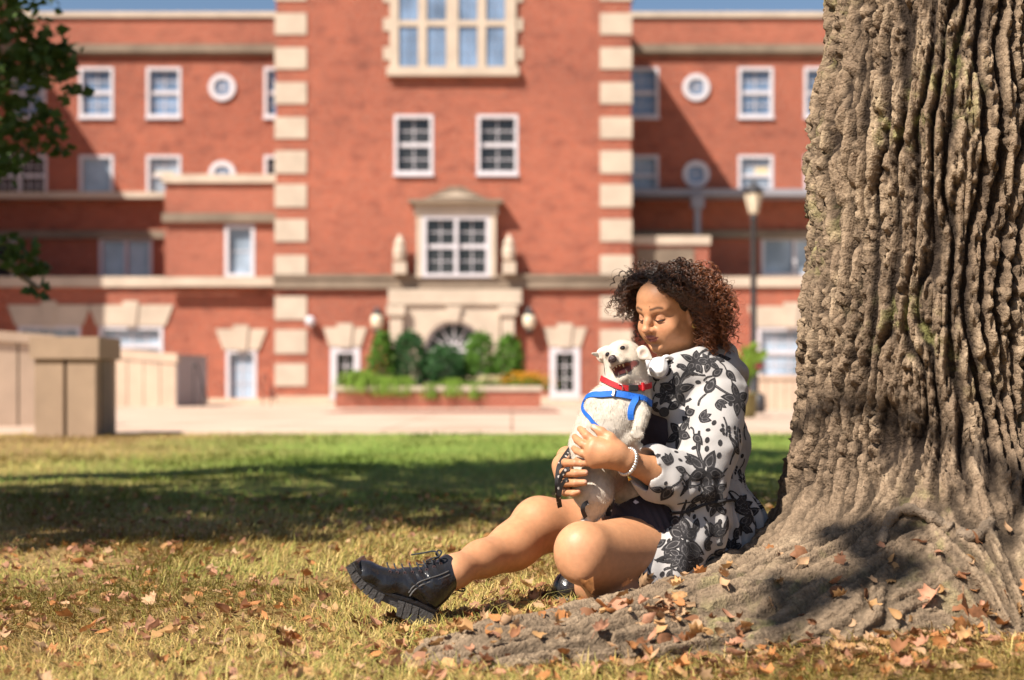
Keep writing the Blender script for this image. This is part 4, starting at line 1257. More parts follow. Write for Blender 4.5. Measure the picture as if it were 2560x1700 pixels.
# --- dress
M['dress'] = mat_simple("charcoal_jersey", (.050, .040, .050), .85, .2, 12, .35, 700, .15)
df = Field()
df.chain([pel + np.array([-.02, -.02, 0]), A(1705, 1180, 3.80), A(1680, 1050, 3.80), A(1690, 985, 3.82)], [.135, .112, .112, .085], .05)
df.ell(A(1655, 1055, 3.75), (.062, .07, .07), None, .04)
df.cone(A(1680, 1330, 3.72), A(1622, 1322, 3.64), .118, .098, .03)
df.cone(A(1690, 1330, 3.93), A(1580, 1315, 3.90), .12, .10, .03)
df.ell(A(1595, 1268, 3.76), (.10, .12, .055), None, .04)
def pleats(P, D):
    t = P[:, 0] * 1.0 + P[:, 2] * .35 + P[:, 1] * .25
    return D + .0045 * np.sin(t * 330) * sstep(.32, .22, P[:, 2])
dV, dF = df.mesh(.005, post=pleats)
dV = relax(dV, dF, 1, .4)
mesh_obj("dress", dV, dF, M['dress'], prs, True)

# --- coat
cf = Field()
bk = [A(1742, 1000, 3.87), A(1768, 1110, 3.86), A(1752, 1215, 3.84)]
cf.chain(bk, [.102, .102, .092], .06)
cf.cone(A(1735, 985, 3.86), A(1792, 985, 3.73), .085, .078, .05)
cf.cone(A(1735, 985, 3.88), A(1640, 985, 3.99), .085, .075, .05)
shL, elL, cuL = A(1796, 985, 3.71), A(1742, 1205, 3.60), A(1634, 1172, 3.53)
cf.chain([shL, A(1782, 1105, 3.625), elL], [.074, .072, .075], .014)
cf.cone(elL + np.array([-.005, 0, -.01]), A(1660, 1192, 3.545), .078, .070, .020)
cf.cone(A(1660, 1192, 3.545), cuL, .070, .063, .012)
cf.cone(A(1645, 985, 3.99), A(1590, 1205, 3.94), .075, .075, .04)
cf.cone(A(1590, 1205, 3.94), A(1515, 1180, 3.83), .074, .06, .03)
# front edge with its placket, hanging from the collar
cf.chain([A(1678, 990, 3.72), A(1694, 1050, 3.69), A(1704, 1130, 3.68), A(1718, 1230, 3.66)], [.026, .028, .030, .034], .03)
cf.chain([A(1735, 1000, 3.72), A(1730, 1080, 3.70), A(1728, 1180, 3.68)], [.052, .052, .048], .03)
# gathered skirt of the coat
cf.cone(A(1752, 1235, 3.80), A(1766, 1310, 3.80), .102, .136, .03)
cf.cone(A(1766, 1310, 3.80), A(1744, 1400, 3.78), .136, .152, .05)
cf.cone(A(1748, 1290, 3.63), A(1655, 1432, 3.565), .088, .083, .03)
cf.cone(A(1665, 1420, 3.565), A(1618, 1462, 3.54), .075, .050, .04)
cf.cone(A(1800, 1300, 3.86), A(1824, 1324, 3.83), .088, .068, .05)
# hood and collar rolled round the neck
hoop = [A(1636, 985, 3.705), A(1648, 950, 3.69), A(1692, 922, 3.70), A(1748, 902, 3.74), A(1795, 900, 3.82), A(1800, 905, 3.90), A(1740, 900, 3.975), A(1670, 920, 3.98), A(1620, 950, 3.92)]
hp_r = [.022, .030, .032, .036, .040, .042, .038, .030, .024]
cf.chain([tuple(p) for p in smooth_path(hoop, 22)], list(np.interp(np.linspace(0, 8, 22), range(9), hp_r)), .018)
cf.chain([A(1690, 945, 3.685), A(1760, 935, 3.70), A(1815, 925, 3.79), A(1828, 935, 3.86), A(1790, 935, 3.93)], [.028, .040, .042, .042, .05], .015)
cf.chain([A(1640, 985, 3.695), A(1650, 1010, 3.69), A(1668, 1015, 3.68), A(1695, 970, 3.68)], [.018, .024, .024, .03], .02)
# the arms come out of hollow cuffs, the wearer's chest and thigh stay clear
cf.cone(A(1668, 1190, 3.55), A(1585, 1160, 3.49), .043, .050, .006, -1)
cf.cone(A(1560, 1195, 3.88), A(1480, 1170, 3.78), .046, .05, .006, -1)
cf.chain([A(1655, 870, 3.80), A(1700, 930, 3.85)], [.066, .064], .01, -1)
def cloth_folds(P, D):
    x, y, z = P[:, 0], P[:, 1], P[:, 2]
    ang = np.arctan2(y - 3.80, x - .50)
    sk = sstep(.36, .24, z)
    wv = fbm(P * np.array([7, 7, 3.0]), 2, 61) * 7
    D = D + sk * (.0095 * np.sin(ang * 17 + wv + z * 5) + .005 * np.sin(ang * 31 + wv * 1.7))
    # gathers at the waist
    D = D + .0040 * np.sin(ang * 46 + wv) * np.exp(-((z - .335) / .03) ** 2)
    arm = sstep(.32, .40, z)
    n = np.abs(fbm(P * np.array([9, 9, 14]) + 4, 2, 71) - .5)
    hood = sstep(.56, .62, z)
    D = D - arm * ((.018 + .020 * hood) * (n - .10))
    cr = fbm(P * np.array([16, 16, 26.]) + 9, 2, 83)
    return D - (.010 + .008 * hood) * (cr - .5) + .006 * np.sin((z * 95) + wv * 2) * np.exp(-((x - .475) / .05) ** 2 - ((z - .345) / .05) ** 2)
cV, cF = cf.mesh(.0046, post=cloth_folds)
cV = relax(cV, cF, 1, .4)
def mat_cloth():
    m, nt, b = nodes_of("white_linen")
    tc = N(nt, "ShaderNodeTexCoord")
    n1 = N(nt, "ShaderNodeTexNoise", i_Scale=9.0, i_Detail=3.0); nt.links.new(tc.outputs["Object"], n1.inputs["Vector"])
    r = ramp(nt, [(.3, (.35, .325, .315)), (.7, (.45, .42, .405))]); nt.links.new(n1.outputs[0], r.inputs[0]); nt.links.new(r.outputs[0], b.inputs["Base Color"])
    n2 = N(nt, "ShaderNodeTexNoise", i_Scale=420.0, i_Detail=2.0); nt.links.new(tc.outputs["Object"], n2.inputs["Vector"])
    bp = N(nt, "ShaderNodeBump", i_Strength=.3, i_Distance=.0015); nt.links.new(n2.outputs[0], bp.inputs["Height"]); nt.links.new(bp.outputs[0], b.inputs["Normal"])
    b.inputs["Roughness"].default_value = .85; b.inputs["Specular IOR Level"].default_value = .2
    b.inputs["Sheen Weight"].default_value = .15
    return m
M['linen'] = mat_cloth()
coat = mesh_obj("coat", cV, cF, M['linen'], prs, True)
coat_bvh = BVHTree.FromPolygons([tuple(v) for v in cV], [tuple(q) for q in cF])

# embroidered flowers: flat shapes laid on the cloth, each petal with a paler stitched outline
def petal(L, w, n=7):
    t = np.linspace(0, 1, n); hw = w * np.sin(np.pi * t ** .8) ** .8
    return np.concatenate([np.stack([t * L, hw], 1), np.stack([t[::-1][1:-1] * L, -hw[::-1][1:-1]], 1)])
def blob(r, n=9, sy=1.0): a = np.linspace(0, 2 * np.pi, n, endpoint=False); return np.stack([r * np.cos(a), sy * r * np.sin(a)], 1)
def rot2(P, a): c, s = math.cos(a), math.sin(a); return np.stack([P[:, 0] * c - P[:, 1] * s, P[:, 0] * s + P[:, 1] * c], 1)
def motif(kind, s, a, rg):
    out = []
    if kind == 'flower':
        for k in range(5): out.append(rot2(petal(s * rg.uniform(.85, 1.1), s * .25), a + k * 2 * math.pi / 5 + rg.uniform(-.12, .12)))
        t = np.linspace(0, 1, 6); st = np.stack([t * s * 1.7, .22 * s * np.sin(t * 3)], 1); w = .04 * s
        out.append(rot2(np.concatenate([st + [0, w], st[::-1] - [0, w]]), a + .6))
    elif kind == 'half':
        for k in range(3): out.append(rot2(petal(s, s * .27), a + (k - 1) * .62))
    elif kind == 'leaf':
        out.append(rot2(petal(s, s * .28), a)); t = np.linspace(0, 1, 6)
        st = np.stack([-t * s * .7, .15 * s * np.sin(t * 2.6)], 1); w = .05 * s
        out.append(rot2(np.concatenate([st + [0, w], st[::-1] - [0, w]]), a))
    elif kind == 'dot': out.append(rot2(blob(s * .5, 8, .7), a))
    elif kind == 'sprig':
        t = np.linspace(-.2, 1, 6); w = .05 * s; st = np.stack([t * s, .06 * s * np.sin(t * 4)], 1)
        out.append(rot2(np.concatenate([st + [0, w], st[::-1] - [0, w]]), a))
        for k in range(6): out.append(rot2(blob(s * .12, 7, .8) + np.array([s * (.35 + .12 * k), (.2 if k % 2 else -.2) * s]), a))
    elif kind == 'vine':
        t = np.linspace(0, 1, 10); st = np.stack([t * s, .22 * s * np.sin(t * 4.5)], 1); w = .035 * s
        out.append(rot2(np.concatenate([st + [0, w], st[::-1] - [0, w]]), a))
        out.append(rot2(petal(s * .4, s * .12), a + .8) + rot2(np.array([[s * .45, .1 * s]]), a))
    return out
MOT = [('flower', 1772, 905, 28, .7), ('leaf', 1718, 925, 26, 2.6), ('half', 1806, 905, 24, 2.0), ('dot', 1745, 925, 12, .4), ('dot', 1690, 935, 12, .4), ('leaf', 1660, 940, 24, .8), ('leaf', 1830, 960, 30, -1.2), ('dot', 1780, 965, 12, 0), ('leaf', 1722, 1060, 30, 2.2), ('dot', 1735, 1120, 13, .5), ('half', 1790, 1005, 26, -.6), ('dot', 1805, 1075, 12, .3), ('flower', 1790, 1225, 34, .3), ('leaf', 1715, 1180, 28, 2.8), ('sprig', 1705, 1195, 30, -.9), ('dot', 1640, 1140, 12, 0), ('leaf', 1660, 1225, 30, 3.0), ('flower', 1740, 1400, 30, 1.1), ('leaf', 1620, 1420, 34, 2.4), ('dot', 1640, 1335, 13, .2), ('dot', 1700, 1320, 12, .9), ('leaf', 1660, 1390, 28, .8), ('half', 1720, 1265, 26, -.8), ('sprig', 1830, 1190, 34, 1.2), ('dot', 1855, 1140, 13, .7), ('dot', 1770, 1075, 11, .2), ('leaf', 1780, 940, 30, .6), ('flower', 1660, 990, 24, .5), ('vine', 1770, 1280, 46, 1.2), ('half', 1760, 1365, 28, .2), ('dot', 1765, 1330, 12, 1.1), ('leaf', 1835, 1350, 28, 1.0), ('dot', 1868, 1330, 12, .3), ('flower', 1690, 975, 40, .2), ('leaf', 1765, 985, 46, 1.1), ('leaf', 1700, 1005, 34, 3.6), ('flower', 1845, 1000, 44, 1.9), ('sprig', 1812, 1050, 36, -1.5), ('dot', 1718, 1020, 13, .9), ('vine', 1680, 1035, 62, -.2), ('half', 1748, 1050, 30, .3), ('dot', 1785, 1057, 14, 1), ('flower', 1700, 1085, 40, 2.2),
       ('leaf', 1735, 1085, 34, -1.0), ('dot', 1768, 1100, 14, 1.2), ('dot', 1767, 1122, 14, 1.3), ('dot', 1800, 1107, 15, 1.4), ('dot', 1797, 1138, 14, 1), ('vine', 1822, 1090, 60, -1.3), ('flower', 1765, 1180, 52, 1.0), ('half', 1735, 1155, 26, 2.8), ('sprig', 1845, 1120, 44, 1.4), ('leaf', 1850, 1170, 34, -2.0), ('dot', 1700, 1150, 12, .2),
       ('leaf', 1637, 1180, 30, .3), ('dot', 1660, 1145, 14, .4), ('half', 1676, 1160, 26, 2.0), ('leaf', 1682, 1215, 44, -2.2), ('dot', 1664, 1208, 10, 1), ('vine', 1700, 1240, 50, .5), ('leaf', 1725, 1255, 38, .2), ('dot', 1748, 1222, 13, 1.5), ('half', 1765, 1225, 32, -1.3), ('dot', 1690, 1130, 11, .3),
       ('leaf', 1672, 1300, 46, -.5), ('vine', 1705, 1290, 60, -1.5), ('sprig', 1765, 1300, 38, -1.2), ('flower', 1712, 1350, 48, .9), ('leaf', 1735, 1332, 34, 1.2), ('dot', 1672, 1352, 12, 1), ('dot', 1684, 1346, 10, .5), ('flower', 1705, 1392, 34, 2.6), ('half', 1632, 1368, 34, 1.2), ('dot', 1735, 1292, 13, 1.0), ('half', 1785, 1342, 36, 1.3), ('vine', 1640, 1400, 70, -.3),
       ('flower', 1590, 1445, 40, 1.3), ('dot', 1655, 1435, 14, .8), ('leaf', 1690, 1425, 40, .2), ('half', 1668, 1446, 24, .4), ('flower', 1790, 1262, 30, .4), ('dot', 1812, 1280, 14, 1.2), ('half', 1840, 1272, 36, .4), ('leaf', 1846, 1240, 32, -.4), ('dot', 1800, 1305, 14, 1.4), ('leaf', 1815, 1330, 34, 1.4), ('flower', 1850, 1312, 34, 2), ('flower', 1878, 1285, 40, 1.7), ('dot', 1800, 1360, 14, .5), ('leaf', 1782, 1385, 40, .2), ('half', 1826, 1376, 30, 1.2),
       ('flower', 1738, 905, 34, .2), ('leaf', 1795, 890, 38, .2), ('leaf', 1640, 955, 30, 1.5), ('half', 1664, 905, 20, -.9), ('dot', 1698, 915, 14, .3), ('vine', 1700, 950, 56, .4), ('leaf', 1815, 925, 34, -.9), ('dot', 1672, 960, 12, .8), ('dot', 1745, 955, 13, 0), ('flower', 1632, 1020, 20, .8), ('half', 1640, 1090, 32, -1.6), ('half', 1640, 1065, 26, 1.5), ('leaf', 1860, 1075, 34, 1.7), ('dot', 1825, 1010, 14, .7), ('leaf', 1862, 1210, 28, 1.4), ('dot', 1815, 1215, 12, 1), ('vine', 1800, 1250, 44, -.7)]
M['thread'] = mat_simple("black_embroidery", (.035, .032, .034), .75, .3, 60, .6, 900, .25)
M['thread_l'] = mat_simple("grey_stitching", (.11, .10, .10), .7, .3, 80)
rg = np.random.default_rng(3)
def lay(center, ax_u, ax_v, nrm, polys, off=.0012):
    """project flat shapes onto the coat along its normal"""
    ev, ef, em = [], [], []
    for P in polys:
        cen = P.mean(0); rings = [P, cen + (P - cen) * .62, cen + (P - cen) * .5]
        pts = []
        ok = True
        for ring in rings + [cen[None]]:
            for (a, b) in ring:
                q = center + ax_u * a + ax_v * b
                hit, hn, _, dist = coat_bvh.ray_cast(Vector(q + nrm * .05), Vector(-nrm), .13)
                if hit is None: ok = False; break
                pts.append(np.array(hit) + np.array(hn) * (off if np.dot(hn, nrm) > 0 else -off))
            if not ok: break
        if not ok: continue
        n = len(P); b0 = len(ev); ev.extend(pts)
        for i in range(n):
            j = (i + 1) % n
            ef.append((b0 + i, b0 + j, b0 + n + j, b0 + n + i)); em.append(0)
            ef.append((b0 + n + i, b0 + n + j, b0 + 2 * n + j, b0 + 2 * n + i)); em.append(1 if n > 8 and np.ptp(P) > .012 else 0)
            ef.append((b0 + 2 * n + i, b0 + 2 * n + j, b0 + 3 * n)); em.append(0)
    if ef:
        emb = MB(); emb.v = [tuple(p) for p in ev]; emb.f = ef; emb.m = em
        emb.build("embroidered_flower", [M['thread'], M['thread_l']], coat)
for kind, px, py, s, a in MOT:
    o = Vector((0, 0, CAM_H)); d = (Vector(W(px, py, 3.7)) - o).normalized()
    hit, hn, _, _ = coat_bvh.ray_cast(o, d, 8)
    if hit is None: continue
    nn = np.array(hn); nn = nn * .6 + np.array([0, -1, 0]) * .4; nn /= np.linalg.norm(nn)
    uu = np.array([1.0, 0, 0]); uu -= nn * (uu @ nn); uu /= np.linalg.norm(uu); vv = np.cross(nn, uu); vv = vv if vv[2] > 0 else -vv
    lay(np.array(hit), uu, vv, nn, motif(kind, s * 1.12 / 960.0, a, rg))
CN = vnormals(cV, cF)
for k in rg.choice(len(cV), 420, replace=False):       # the same print on the sides turned away
    if CN[k][1] < .25: continue
    nn = CN[k]; uu = np.cross(nn, [0, 0, 1.0]); uu /= np.linalg.norm(uu) + 1e-9; vv = np.cross(uu, nn)
    lay(cV[k], uu, vv, nn, motif(str(rg.choice(['flower', 'leaf', 'dot', 'half', 'dot', 'vine'])), rg.uniform(.02, .045), rg.uniform(0, 6.28), rg))
# black cord drawn round the waist
cord = []
for px, py in ((1648, 1288), (1668, 1284), (1690, 1282), (1712, 1280), (1735, 1272), (1758, 1262), (1785, 1256), (1812, 1252), (1838, 1250)):
    o = Vector((0, 0, CAM_H)); d = (Vector(W(px, py, 3.7)) - o).normalized(); hit, hn, _, _ = coat_bvh.ray_cast(o, d, 8)
    if hit is not None: cord.append(hit + hn * .001)
if len(cord) > 3: MB().tube(smooth_path(cord, 40), .0042, 6).build("waist_cord", M['thread'], coat, True)
# buttons
for px, py in ((1660, 1030),):
    o = Vector((0, 0, CAM_H)); d = (Vector(W(px, py, 3.7)) - o).normalized(); hit, hn, _, _ = coat_bvh.ray_cast(o, d, 8)
    if hit: MB().ring(hit.x, hit.z, .003, .013, hit.y - .007, hit.y + .004, 16).disc(hit.x, hit.z, .0125, hit.y - .005, 16).build("button", M['ink'], coat)

# --- hair: a cap of dark hair and many ringlets
capf = Field()
capf.ell(hp(0, -.018, .030), hr(.082, .098, .091), HR, .01)
capf.ell(hp(0, -.060, -.020), hr(.075, .055, .075), HR, .03)
capf.ell(hp(0, .085, -.055), hr(.075, .080, .100), HR, .02, -1)
capf.ell(hp(0, .108, .004), hr(.054, .048, .054), HR, .012, -1)
kV, kF = capf.mesh(.004)
M['hair'] = mat_attr("curly_hair", rough=.38, spec=.55)
cap_c = np.tile(np.array([.030, .017, .012]), (len(kV), 1))
rg = np.random.default_rng(11)
NS = 1500; NP = 30
roots, nrms = [], []
while len(roots) < NS:
    d = rg.normal(size=3); d /= np.linalg.norm(d)
    l, f, u = d
    if u < -.55: continue
    if f > .20 and u < .44 + .12 * abs(l): continue
    if f > .80: continue
    if u < .25 and f > .05: continue
    roots.append(hp(l * .080, -.014 + f * .098, .032 + u * .091)); nrms.append(HL * l + HF * f + HU * u)
roots = np.array(roots); nrms = np.array(nrms)
lc = ((roots - HO) @ HR.T) / HS
part_l = -.008
side = np.where(lc[:, 0] > part_l, 1.0, -1.0)
dirs = nrms * (.66 - .24 * sstep(.3, .9, nrms @ HU))[:, None] + HL * (side * (.80 - .60 * np.clip(np.abs(lc[:, 0]) / .06, 0, 1)))[:, None] - HF * (.35 * sstep(.0, .06, lc[:, 1]))[:, None]
dirs /= np.linalg.norm(dirs, axis=1, keepdims=True)
LEN = rg.uniform(.10, .175, NS) * np.where(lc[:, 2] > .06, 1.08, 1.0) * np.where(side < 0, .78, 1.0)
pos = roots.copy(); vel = dirs.copy(); G = np.zeros((NS, NP, 3)); G[:, 0] = pos
cen = hp(0, -.010, .020)
wobv = rg.normal(size=(NS, 3)) * .16
for i in range(1, NP):
    t = i / NP
    vel = vel + (np.array([0, 0, -1.0]) * (.12 + .11 * t) + wobv * .25)
    rel = ((pos - cen) @ HR.T) / np.array([.095, .112, .105]) / HS
    rr = np.linalg.norm(rel, axis=1)
    outw = (pos - cen); outw /= np.linalg.norm(outw, axis=1, keepdims=True)
    vel = vel + outw * (np.clip(1.10 - rr, 0, .6) * .50 * sstep(1.30, .60, (((pos - HO) @ HU) / .1)))[:, None]
    vel = vel - HF * (.10 * sstep(.03, .08, ((pos - HO) @ HF)))[:, None] + HL * (side * .07 * sstep(.02, .07, ((pos - HO) @ HF)))[:, None]
    vel /= np.linalg.norm(vel, axis=1, keepdims=True)
    pos = pos + vel * (LEN / NP)[:, None]
    # keep clear of the face
    q = ((pos - HO) @ HR.T) / HS
    inface = (q[:, 1] > .015) & (np.abs(q[:, 0]) < .078) & (q[:, 2] < .085)
    push = np.where(inface & (side < 0), (.078 - np.abs(q[:, 0])) * .5, 0) * side
    pos = pos + HL * push[:, None]
    lim = .006 + .95 * np.clip(q[:, 2] - .012, 0, .1)          # on the near side the hair is swept back off the cheek
    ex = np.where(side > 0, np.maximum(q[:, 1] - lim, 0), 0)
    pos = pos - HF * (ex * .55 * HS)[:, None]
    G[:, i] = pos
T = np.gradient(G, axis=1); T /= np.linalg.norm(T, axis=2, keepdims=True) + 1e-9
ref = rg.normal(size=(NS, 1, 3)); U1 = np.cross(T, ref); U1 /= np.linalg.norm(U1, axis=2, keepdims=True) + 1e-9
U2 = np.cross(T, U1)
tt = np.linspace(0, 1, NP)[None, :]
turns = (LEN / rg.uniform(.017, .027, NS))[:, None] * 2 * math.pi
crad = rg.uniform(.0040, .0068, NS)[:, None] * sstep(.03, .35, tt) * np.where(tt > .85, 1.15, 1)
sgn = np.where(rg.uniform(size=NS) < .5, -1, 1)[:, None]
an = turns * tt * sgn + rg.uniform(0, 6.28, NS)[:, None]
C = G + (U1 * np.cos(an)[..., None] + U2 * np.sin(an)[..., None]) * crad[..., None]
# finer curve between the guide points
def resample(C, m):
    n = C.shape[1]; t = np.linspace(0, n - 1, m); k = np.minimum(t.astype(int), n - 2); u = (t - k)[None, :, None]
    p0, p1, p2, p3 = C[:, np.maximum(k - 1, 0)], C[:, k], C[:, k + 1], C[:, np.minimum(k + 2, n - 1)]
    return .5 * (2 * p1 + (p2 - p0) * u + (2 * p0 - 5 * p1 + 4 * p2 - p3) * u ** 2 + (3 * p1 - p0 - 3 * p2 + p3) * u ** 3)
def strands(C, r0, r1, sides=3):
    n, m, _ = C.shape
    T = np.gradient(C, axis=1); T /= np.linalg.norm(T, axis=2, keepdims=True) + 1e-12
    a = np.cross(T, np.array([.31, .52, .79])); a /= np.linalg.norm(a, axis=2, keepdims=True) + 1e-12; b = np.cross(T, a)
    rad = (r0 + (r1 - r0) * np.linspace(0, 1, m))[None, :, None] * np.ones((n, 1, 1))
    V = np.stack([C + rad * (a * math.cos(2 * math.pi * k / sides) + b * math.sin(2 * math.pi * k / sides)) for k in range(sides)], 2)
    idx = np.arange(n * m * sides).reshape(n, m, sides)
    F = []
    for k in range(sides):
        k2 = (k + 1) % sides
        F.append(np.stack([idx[:, :-1, k], idx[:, :-1, k2], idx[:, 1:, k2], idx[:, 1:, k]], -1).reshape(-1, 4))
    return V.reshape(-1, 3), np.concatenate(F), m * sides
MP = 44; parts_h = []
for k in range(3):           # three hairs to a ringlet
    jit = rg.normal(size=(NS, 1, 3)) * .0011
    a2 = an + (k - 1) * .55
    Ck = G + jit + (U1 * np.cos(a2)[..., None] + U2 * np.sin(a2)[..., None]) * (crad * (.85 + .15 * k))[..., None]
    parts_h.append(strands(resample(Ck, MP), .00115, .0006)[:2])
V1, F1 = join(parts_h)
red = sstep(.0, .11, ((G[:, 12] - HO) @ np.array([1.0, 0, 0]))) * .9 + rg.uniform(-.15, .35, NS)  # redder to the right: the lit side painted into the strands
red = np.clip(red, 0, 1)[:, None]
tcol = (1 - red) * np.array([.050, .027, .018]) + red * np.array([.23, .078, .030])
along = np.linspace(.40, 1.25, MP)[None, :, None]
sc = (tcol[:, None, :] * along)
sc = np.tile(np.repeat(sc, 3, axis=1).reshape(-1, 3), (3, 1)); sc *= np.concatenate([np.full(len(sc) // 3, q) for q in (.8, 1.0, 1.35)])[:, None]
# loose flyaway hairs
fl = rg.choice(NS, 420, replace=False)
C3 = resample(G[fl] + (U1[fl] * np.cos(an[fl] * .6)[..., None] + U2[fl] * np.sin(an[fl] * .6)[..., None]) * (crad[fl] * 1.8 + .004 * tt)[..., None] + nrms[fl][:, None, :] * (.012 * tt ** 1.5)[..., None], 44)
V3, F3, _ = strands(C3, .0005, .0003)
c3 = np.tile(np.array([.075, .028, .014]), (len(V3), 1))
hV2, hF2 = join([(kV, kF), (V1, F1), (V3, F3)])
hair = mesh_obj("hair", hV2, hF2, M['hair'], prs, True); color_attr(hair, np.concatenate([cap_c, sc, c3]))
# earring
M['gold'] = mat_simple("gold", (.72, .46, .12), .25, .05, 5, metal=1.0)
e = hp(.084, -.002, -.046)
MB().ring(e[0], e[2], .0055, .0072, e[1] - .001, e[1] + .001, 16).build("earring", M['gold'], prs)
# bracelet of small silver beads
M['silver'] = mat_simple("silver_beads", (.72, .66, .62), .3, .15, 40, metal=.85)
ax = (A(1640, 1180, 3.53) - w1); ax /= np.linalg.norm(ax); c0 = w1 + ax * .006
a1 = np.cross(ax, [0, 0, 1.0]); a1 /= np.linalg.norm(a1); a2 = np.cross(ax, a1)
mb = MB()
for i in range(30):
    q = 2 * math.pi * i / 30; p = c0 + (a1 * math.cos(q) + a2 * math.sin(q)) * .0325
    tn = -a1 * math.sin(q) + a2 * math.cos(q)
    mb.tube([p - tn * .0034, p - tn * .002, p + tn * .002, p + tn * .0034], [.003, .0052, .0052, .003], 7)
p = c0 - np.array([0, 0, 1]) * .034 - a1 * 0
mb.build("bracelet", M['silver'], prs, True)
MB().tube([c0 + np.array([0, -.012, -.033]), c0 + np.array([.006, -.013, -.045])], [.003, .005], 7).build("bracelet_charm", M['gold'], prs, True)
MB().tube(smooth_path([A(1638, 945, 3.70), A(1634, 965, 3.69), A(1630, 985, 3.69), A(1627, 1000, 3.695)], 10), .0012, 5).build("necklace", M['gold'], prs)

# --- boots
M['leather'] = mat_simple("black_leather", (.018, .017, .019), .24, .25, 20, .2, 120, .6)
M['rubber'] = mat_simple("black_rubber", (.085, .078, .075), .6, .25, 14, .3, 200, .35)
M['lace'] = mat_simple("black_lace", (.02, .022, .028), .8, .2)
bt = Field()
bt.cone(A(1175, 1397, 3.571), A(1078, 1462, 3.515), .0425, .046, .02)
bt.chain([A(1078, 1462, 3.515), A(1066, 1492, 3.505)], [.044, .037], .02)
bt.chain([A(1078, 1468, 3.515), A(1022, 1464, 3.49), A(958, 1459, 3.46), A(914, 1438, 3.445)], [.043, .0400, .034, .029], .02)
bt.ell(A(912, 1434, 3.445), (.034, .038, .030), np.array([[.88, 0, -.47], [0, 1, 0], [.47, 0, .88]]), .02)
sh_u = A(1150, 1413, 3.556) - A(1078, 1462, 3.515); sh_u /= np.linalg.norm(sh_u)
bt.box(A(1138, 1424, 3.549) + sh_u * .08, (.08, .08, .08), frame(sh_u), .003, .003, -1)
def creases(P, D):
    q = P - A(1060, 1470, 3.50)
    return D + .0016 * np.sin(P[:, 0] * 260 + P[:, 2] * 190 + 2 * fbm(P * 40, 2, 3)) * np.exp(-((P[:, 0] + .225) / .03) ** 2) - .004 * (fbm(P * 30, 2, 8) - .5)
btV, btF = bt.mesh(.0026, post=creases)

def yb(px): return 3.392 + (px - 870) / 210.0 * .075
boot = mesh_obj("boot", btV, btF, M['leather'], prs, True)
def side_prism(poly, y_off, wid, mat, name, parent, inset=0.0):
    """outline in the photograph's plane of the boot, given its real width"""
    P = [A(px, py, yb(px) + y_off) for px, py in poly]
    n = len(P); b = np.array([.10, 1.0, .03]); b /= np.linalg.norm(b)
    v = P + [p + b * wid for p in P]
    f = [tuple(range(n)), tuple(range(2 * n - 1, n - 1, -1))] + [((i + 1) % n, i, n + i, n + (i + 1) % n) for i in range(n)]
    return mesh_obj(name, v, f, mat, parent)
side_prism([(872, 1412), (886, 1408), (905, 1446), (940, 1474), (985, 1492), (1040, 1508), (1088, 1534), (1084, 1546), (1000, 1524), (950, 1500), (925, 1490), (893, 1458)], .006, .080, M['rubber'], "midsole", boot)
side_prism([(884, 1404), (892, 1402), (908, 1440), (943, 1469), (990, 1487), (1044, 1503), (1090, 1528), (1089, 1533), (1040, 1511), (985, 1494), (940, 1477), (904, 1448)], .001, .092, M['leather'], "welt", boot)
lugs = [((864, 1418), (878, 1408), (889, 1424), (874, 1438)), ((875, 1440), (891, 1427), (902, 1444), (887, 1460)), ((889, 1462), (904, 1447), (917, 1459), (903, 1477)), ((905, 1479), (919, 1461), (931, 1469), (917, 1489)), ((919, 1491), (933, 1471), (945, 1478), (932, 1500)), ((934, 1502), (947, 1480), (962, 1487), (956, 1498), (946, 1510))]
for q in lugs: side_prism(q, 0, .090, M['rubber'], "lug", boot)
heel = [((995, 1502), (1012, 1506), (1002, 1544), (990, 1539)), ((1014, 1507), (1030, 1513), (1020, 1553), (1004, 1545)), ((1032, 1514), (1048, 1520), (1039, 1563), (1022, 1554)), ((1050, 1521), (1084, 1538), (1079, 1550), (1066, 1557), (1044, 1566))]
for q in heel: side_prism(q, -.001, .084, M['rubber'], "heel_block", boot)
# laces, eyelets, zip, pull loop
eye = [(975, 1424), (993, 1426), (1012, 1427), (1031, 1425), (1050, 1423), (1067, 1419), (1085, 1412), (1102, 1404)]
boot_bvh = BVHTree.FromPolygons([tuple(v) for v in btV], [tuple(q) for q in btF])
def on_boot(px, py):
    o = Vector((0, 0, CAM_H)); d = (Vector(W(px, py, 3.5)) - o).normalized()
    h, n, _, _ = boot_bvh.ray_cast(o, d, 8)
    return (np.array(h), np.array(n)) if h is not None else (A(px, py, 3.48), np.array([0, -1.0, 0]))
M['eyelet'] = mat_simple("gunmetal_eyelet", (.20, .14, .16), .35, .1, metal=.9)
for px, py in eye:
    h, n = on_boot(px, py + 5)
    MB().ring(h[0], h[2], .0018, .0042, h[1] - .0025, h[1] + .002, 12).build("eyelet", M['eyelet'], boot)
for k, (px, py) in enumerate(eye):
    h, n = on_boot(px, py + 4); t = A(px - 6, py - 11, 3.50)
    MB().tube(smooth_path([h + n * .002, (h + t) / 2 + np.array([0, -.006, .003]), t, t + np.array([-.004, .03, .002])], 8), .0022, 5).build("lace", M['lace'], boot, True)
bow = A(1098, 1391, 3.50)
for path in ([(1098, 1391), (1092, 1381), (1082, 1378), (1060, 1382), (1028, 1387)], [(1098, 1391), (1104, 1380), (1096, 1376), (1090, 1384), (1096, 1392)], [(1098, 1391), (1088, 1398), (1070, 1405), (1058, 1412), (1041, 1410)], [(1096, 1392), (1080, 1396), (1066, 1403), (1072, 1409), (1090, 1400)]):
    MB().tube(smooth_path([A(px, py, 3.495 + .006 * i) for i, (px, py) in enumerate(path)], 22), .0021, 6).build("lace", M['lace'], boot, True)
zp = []
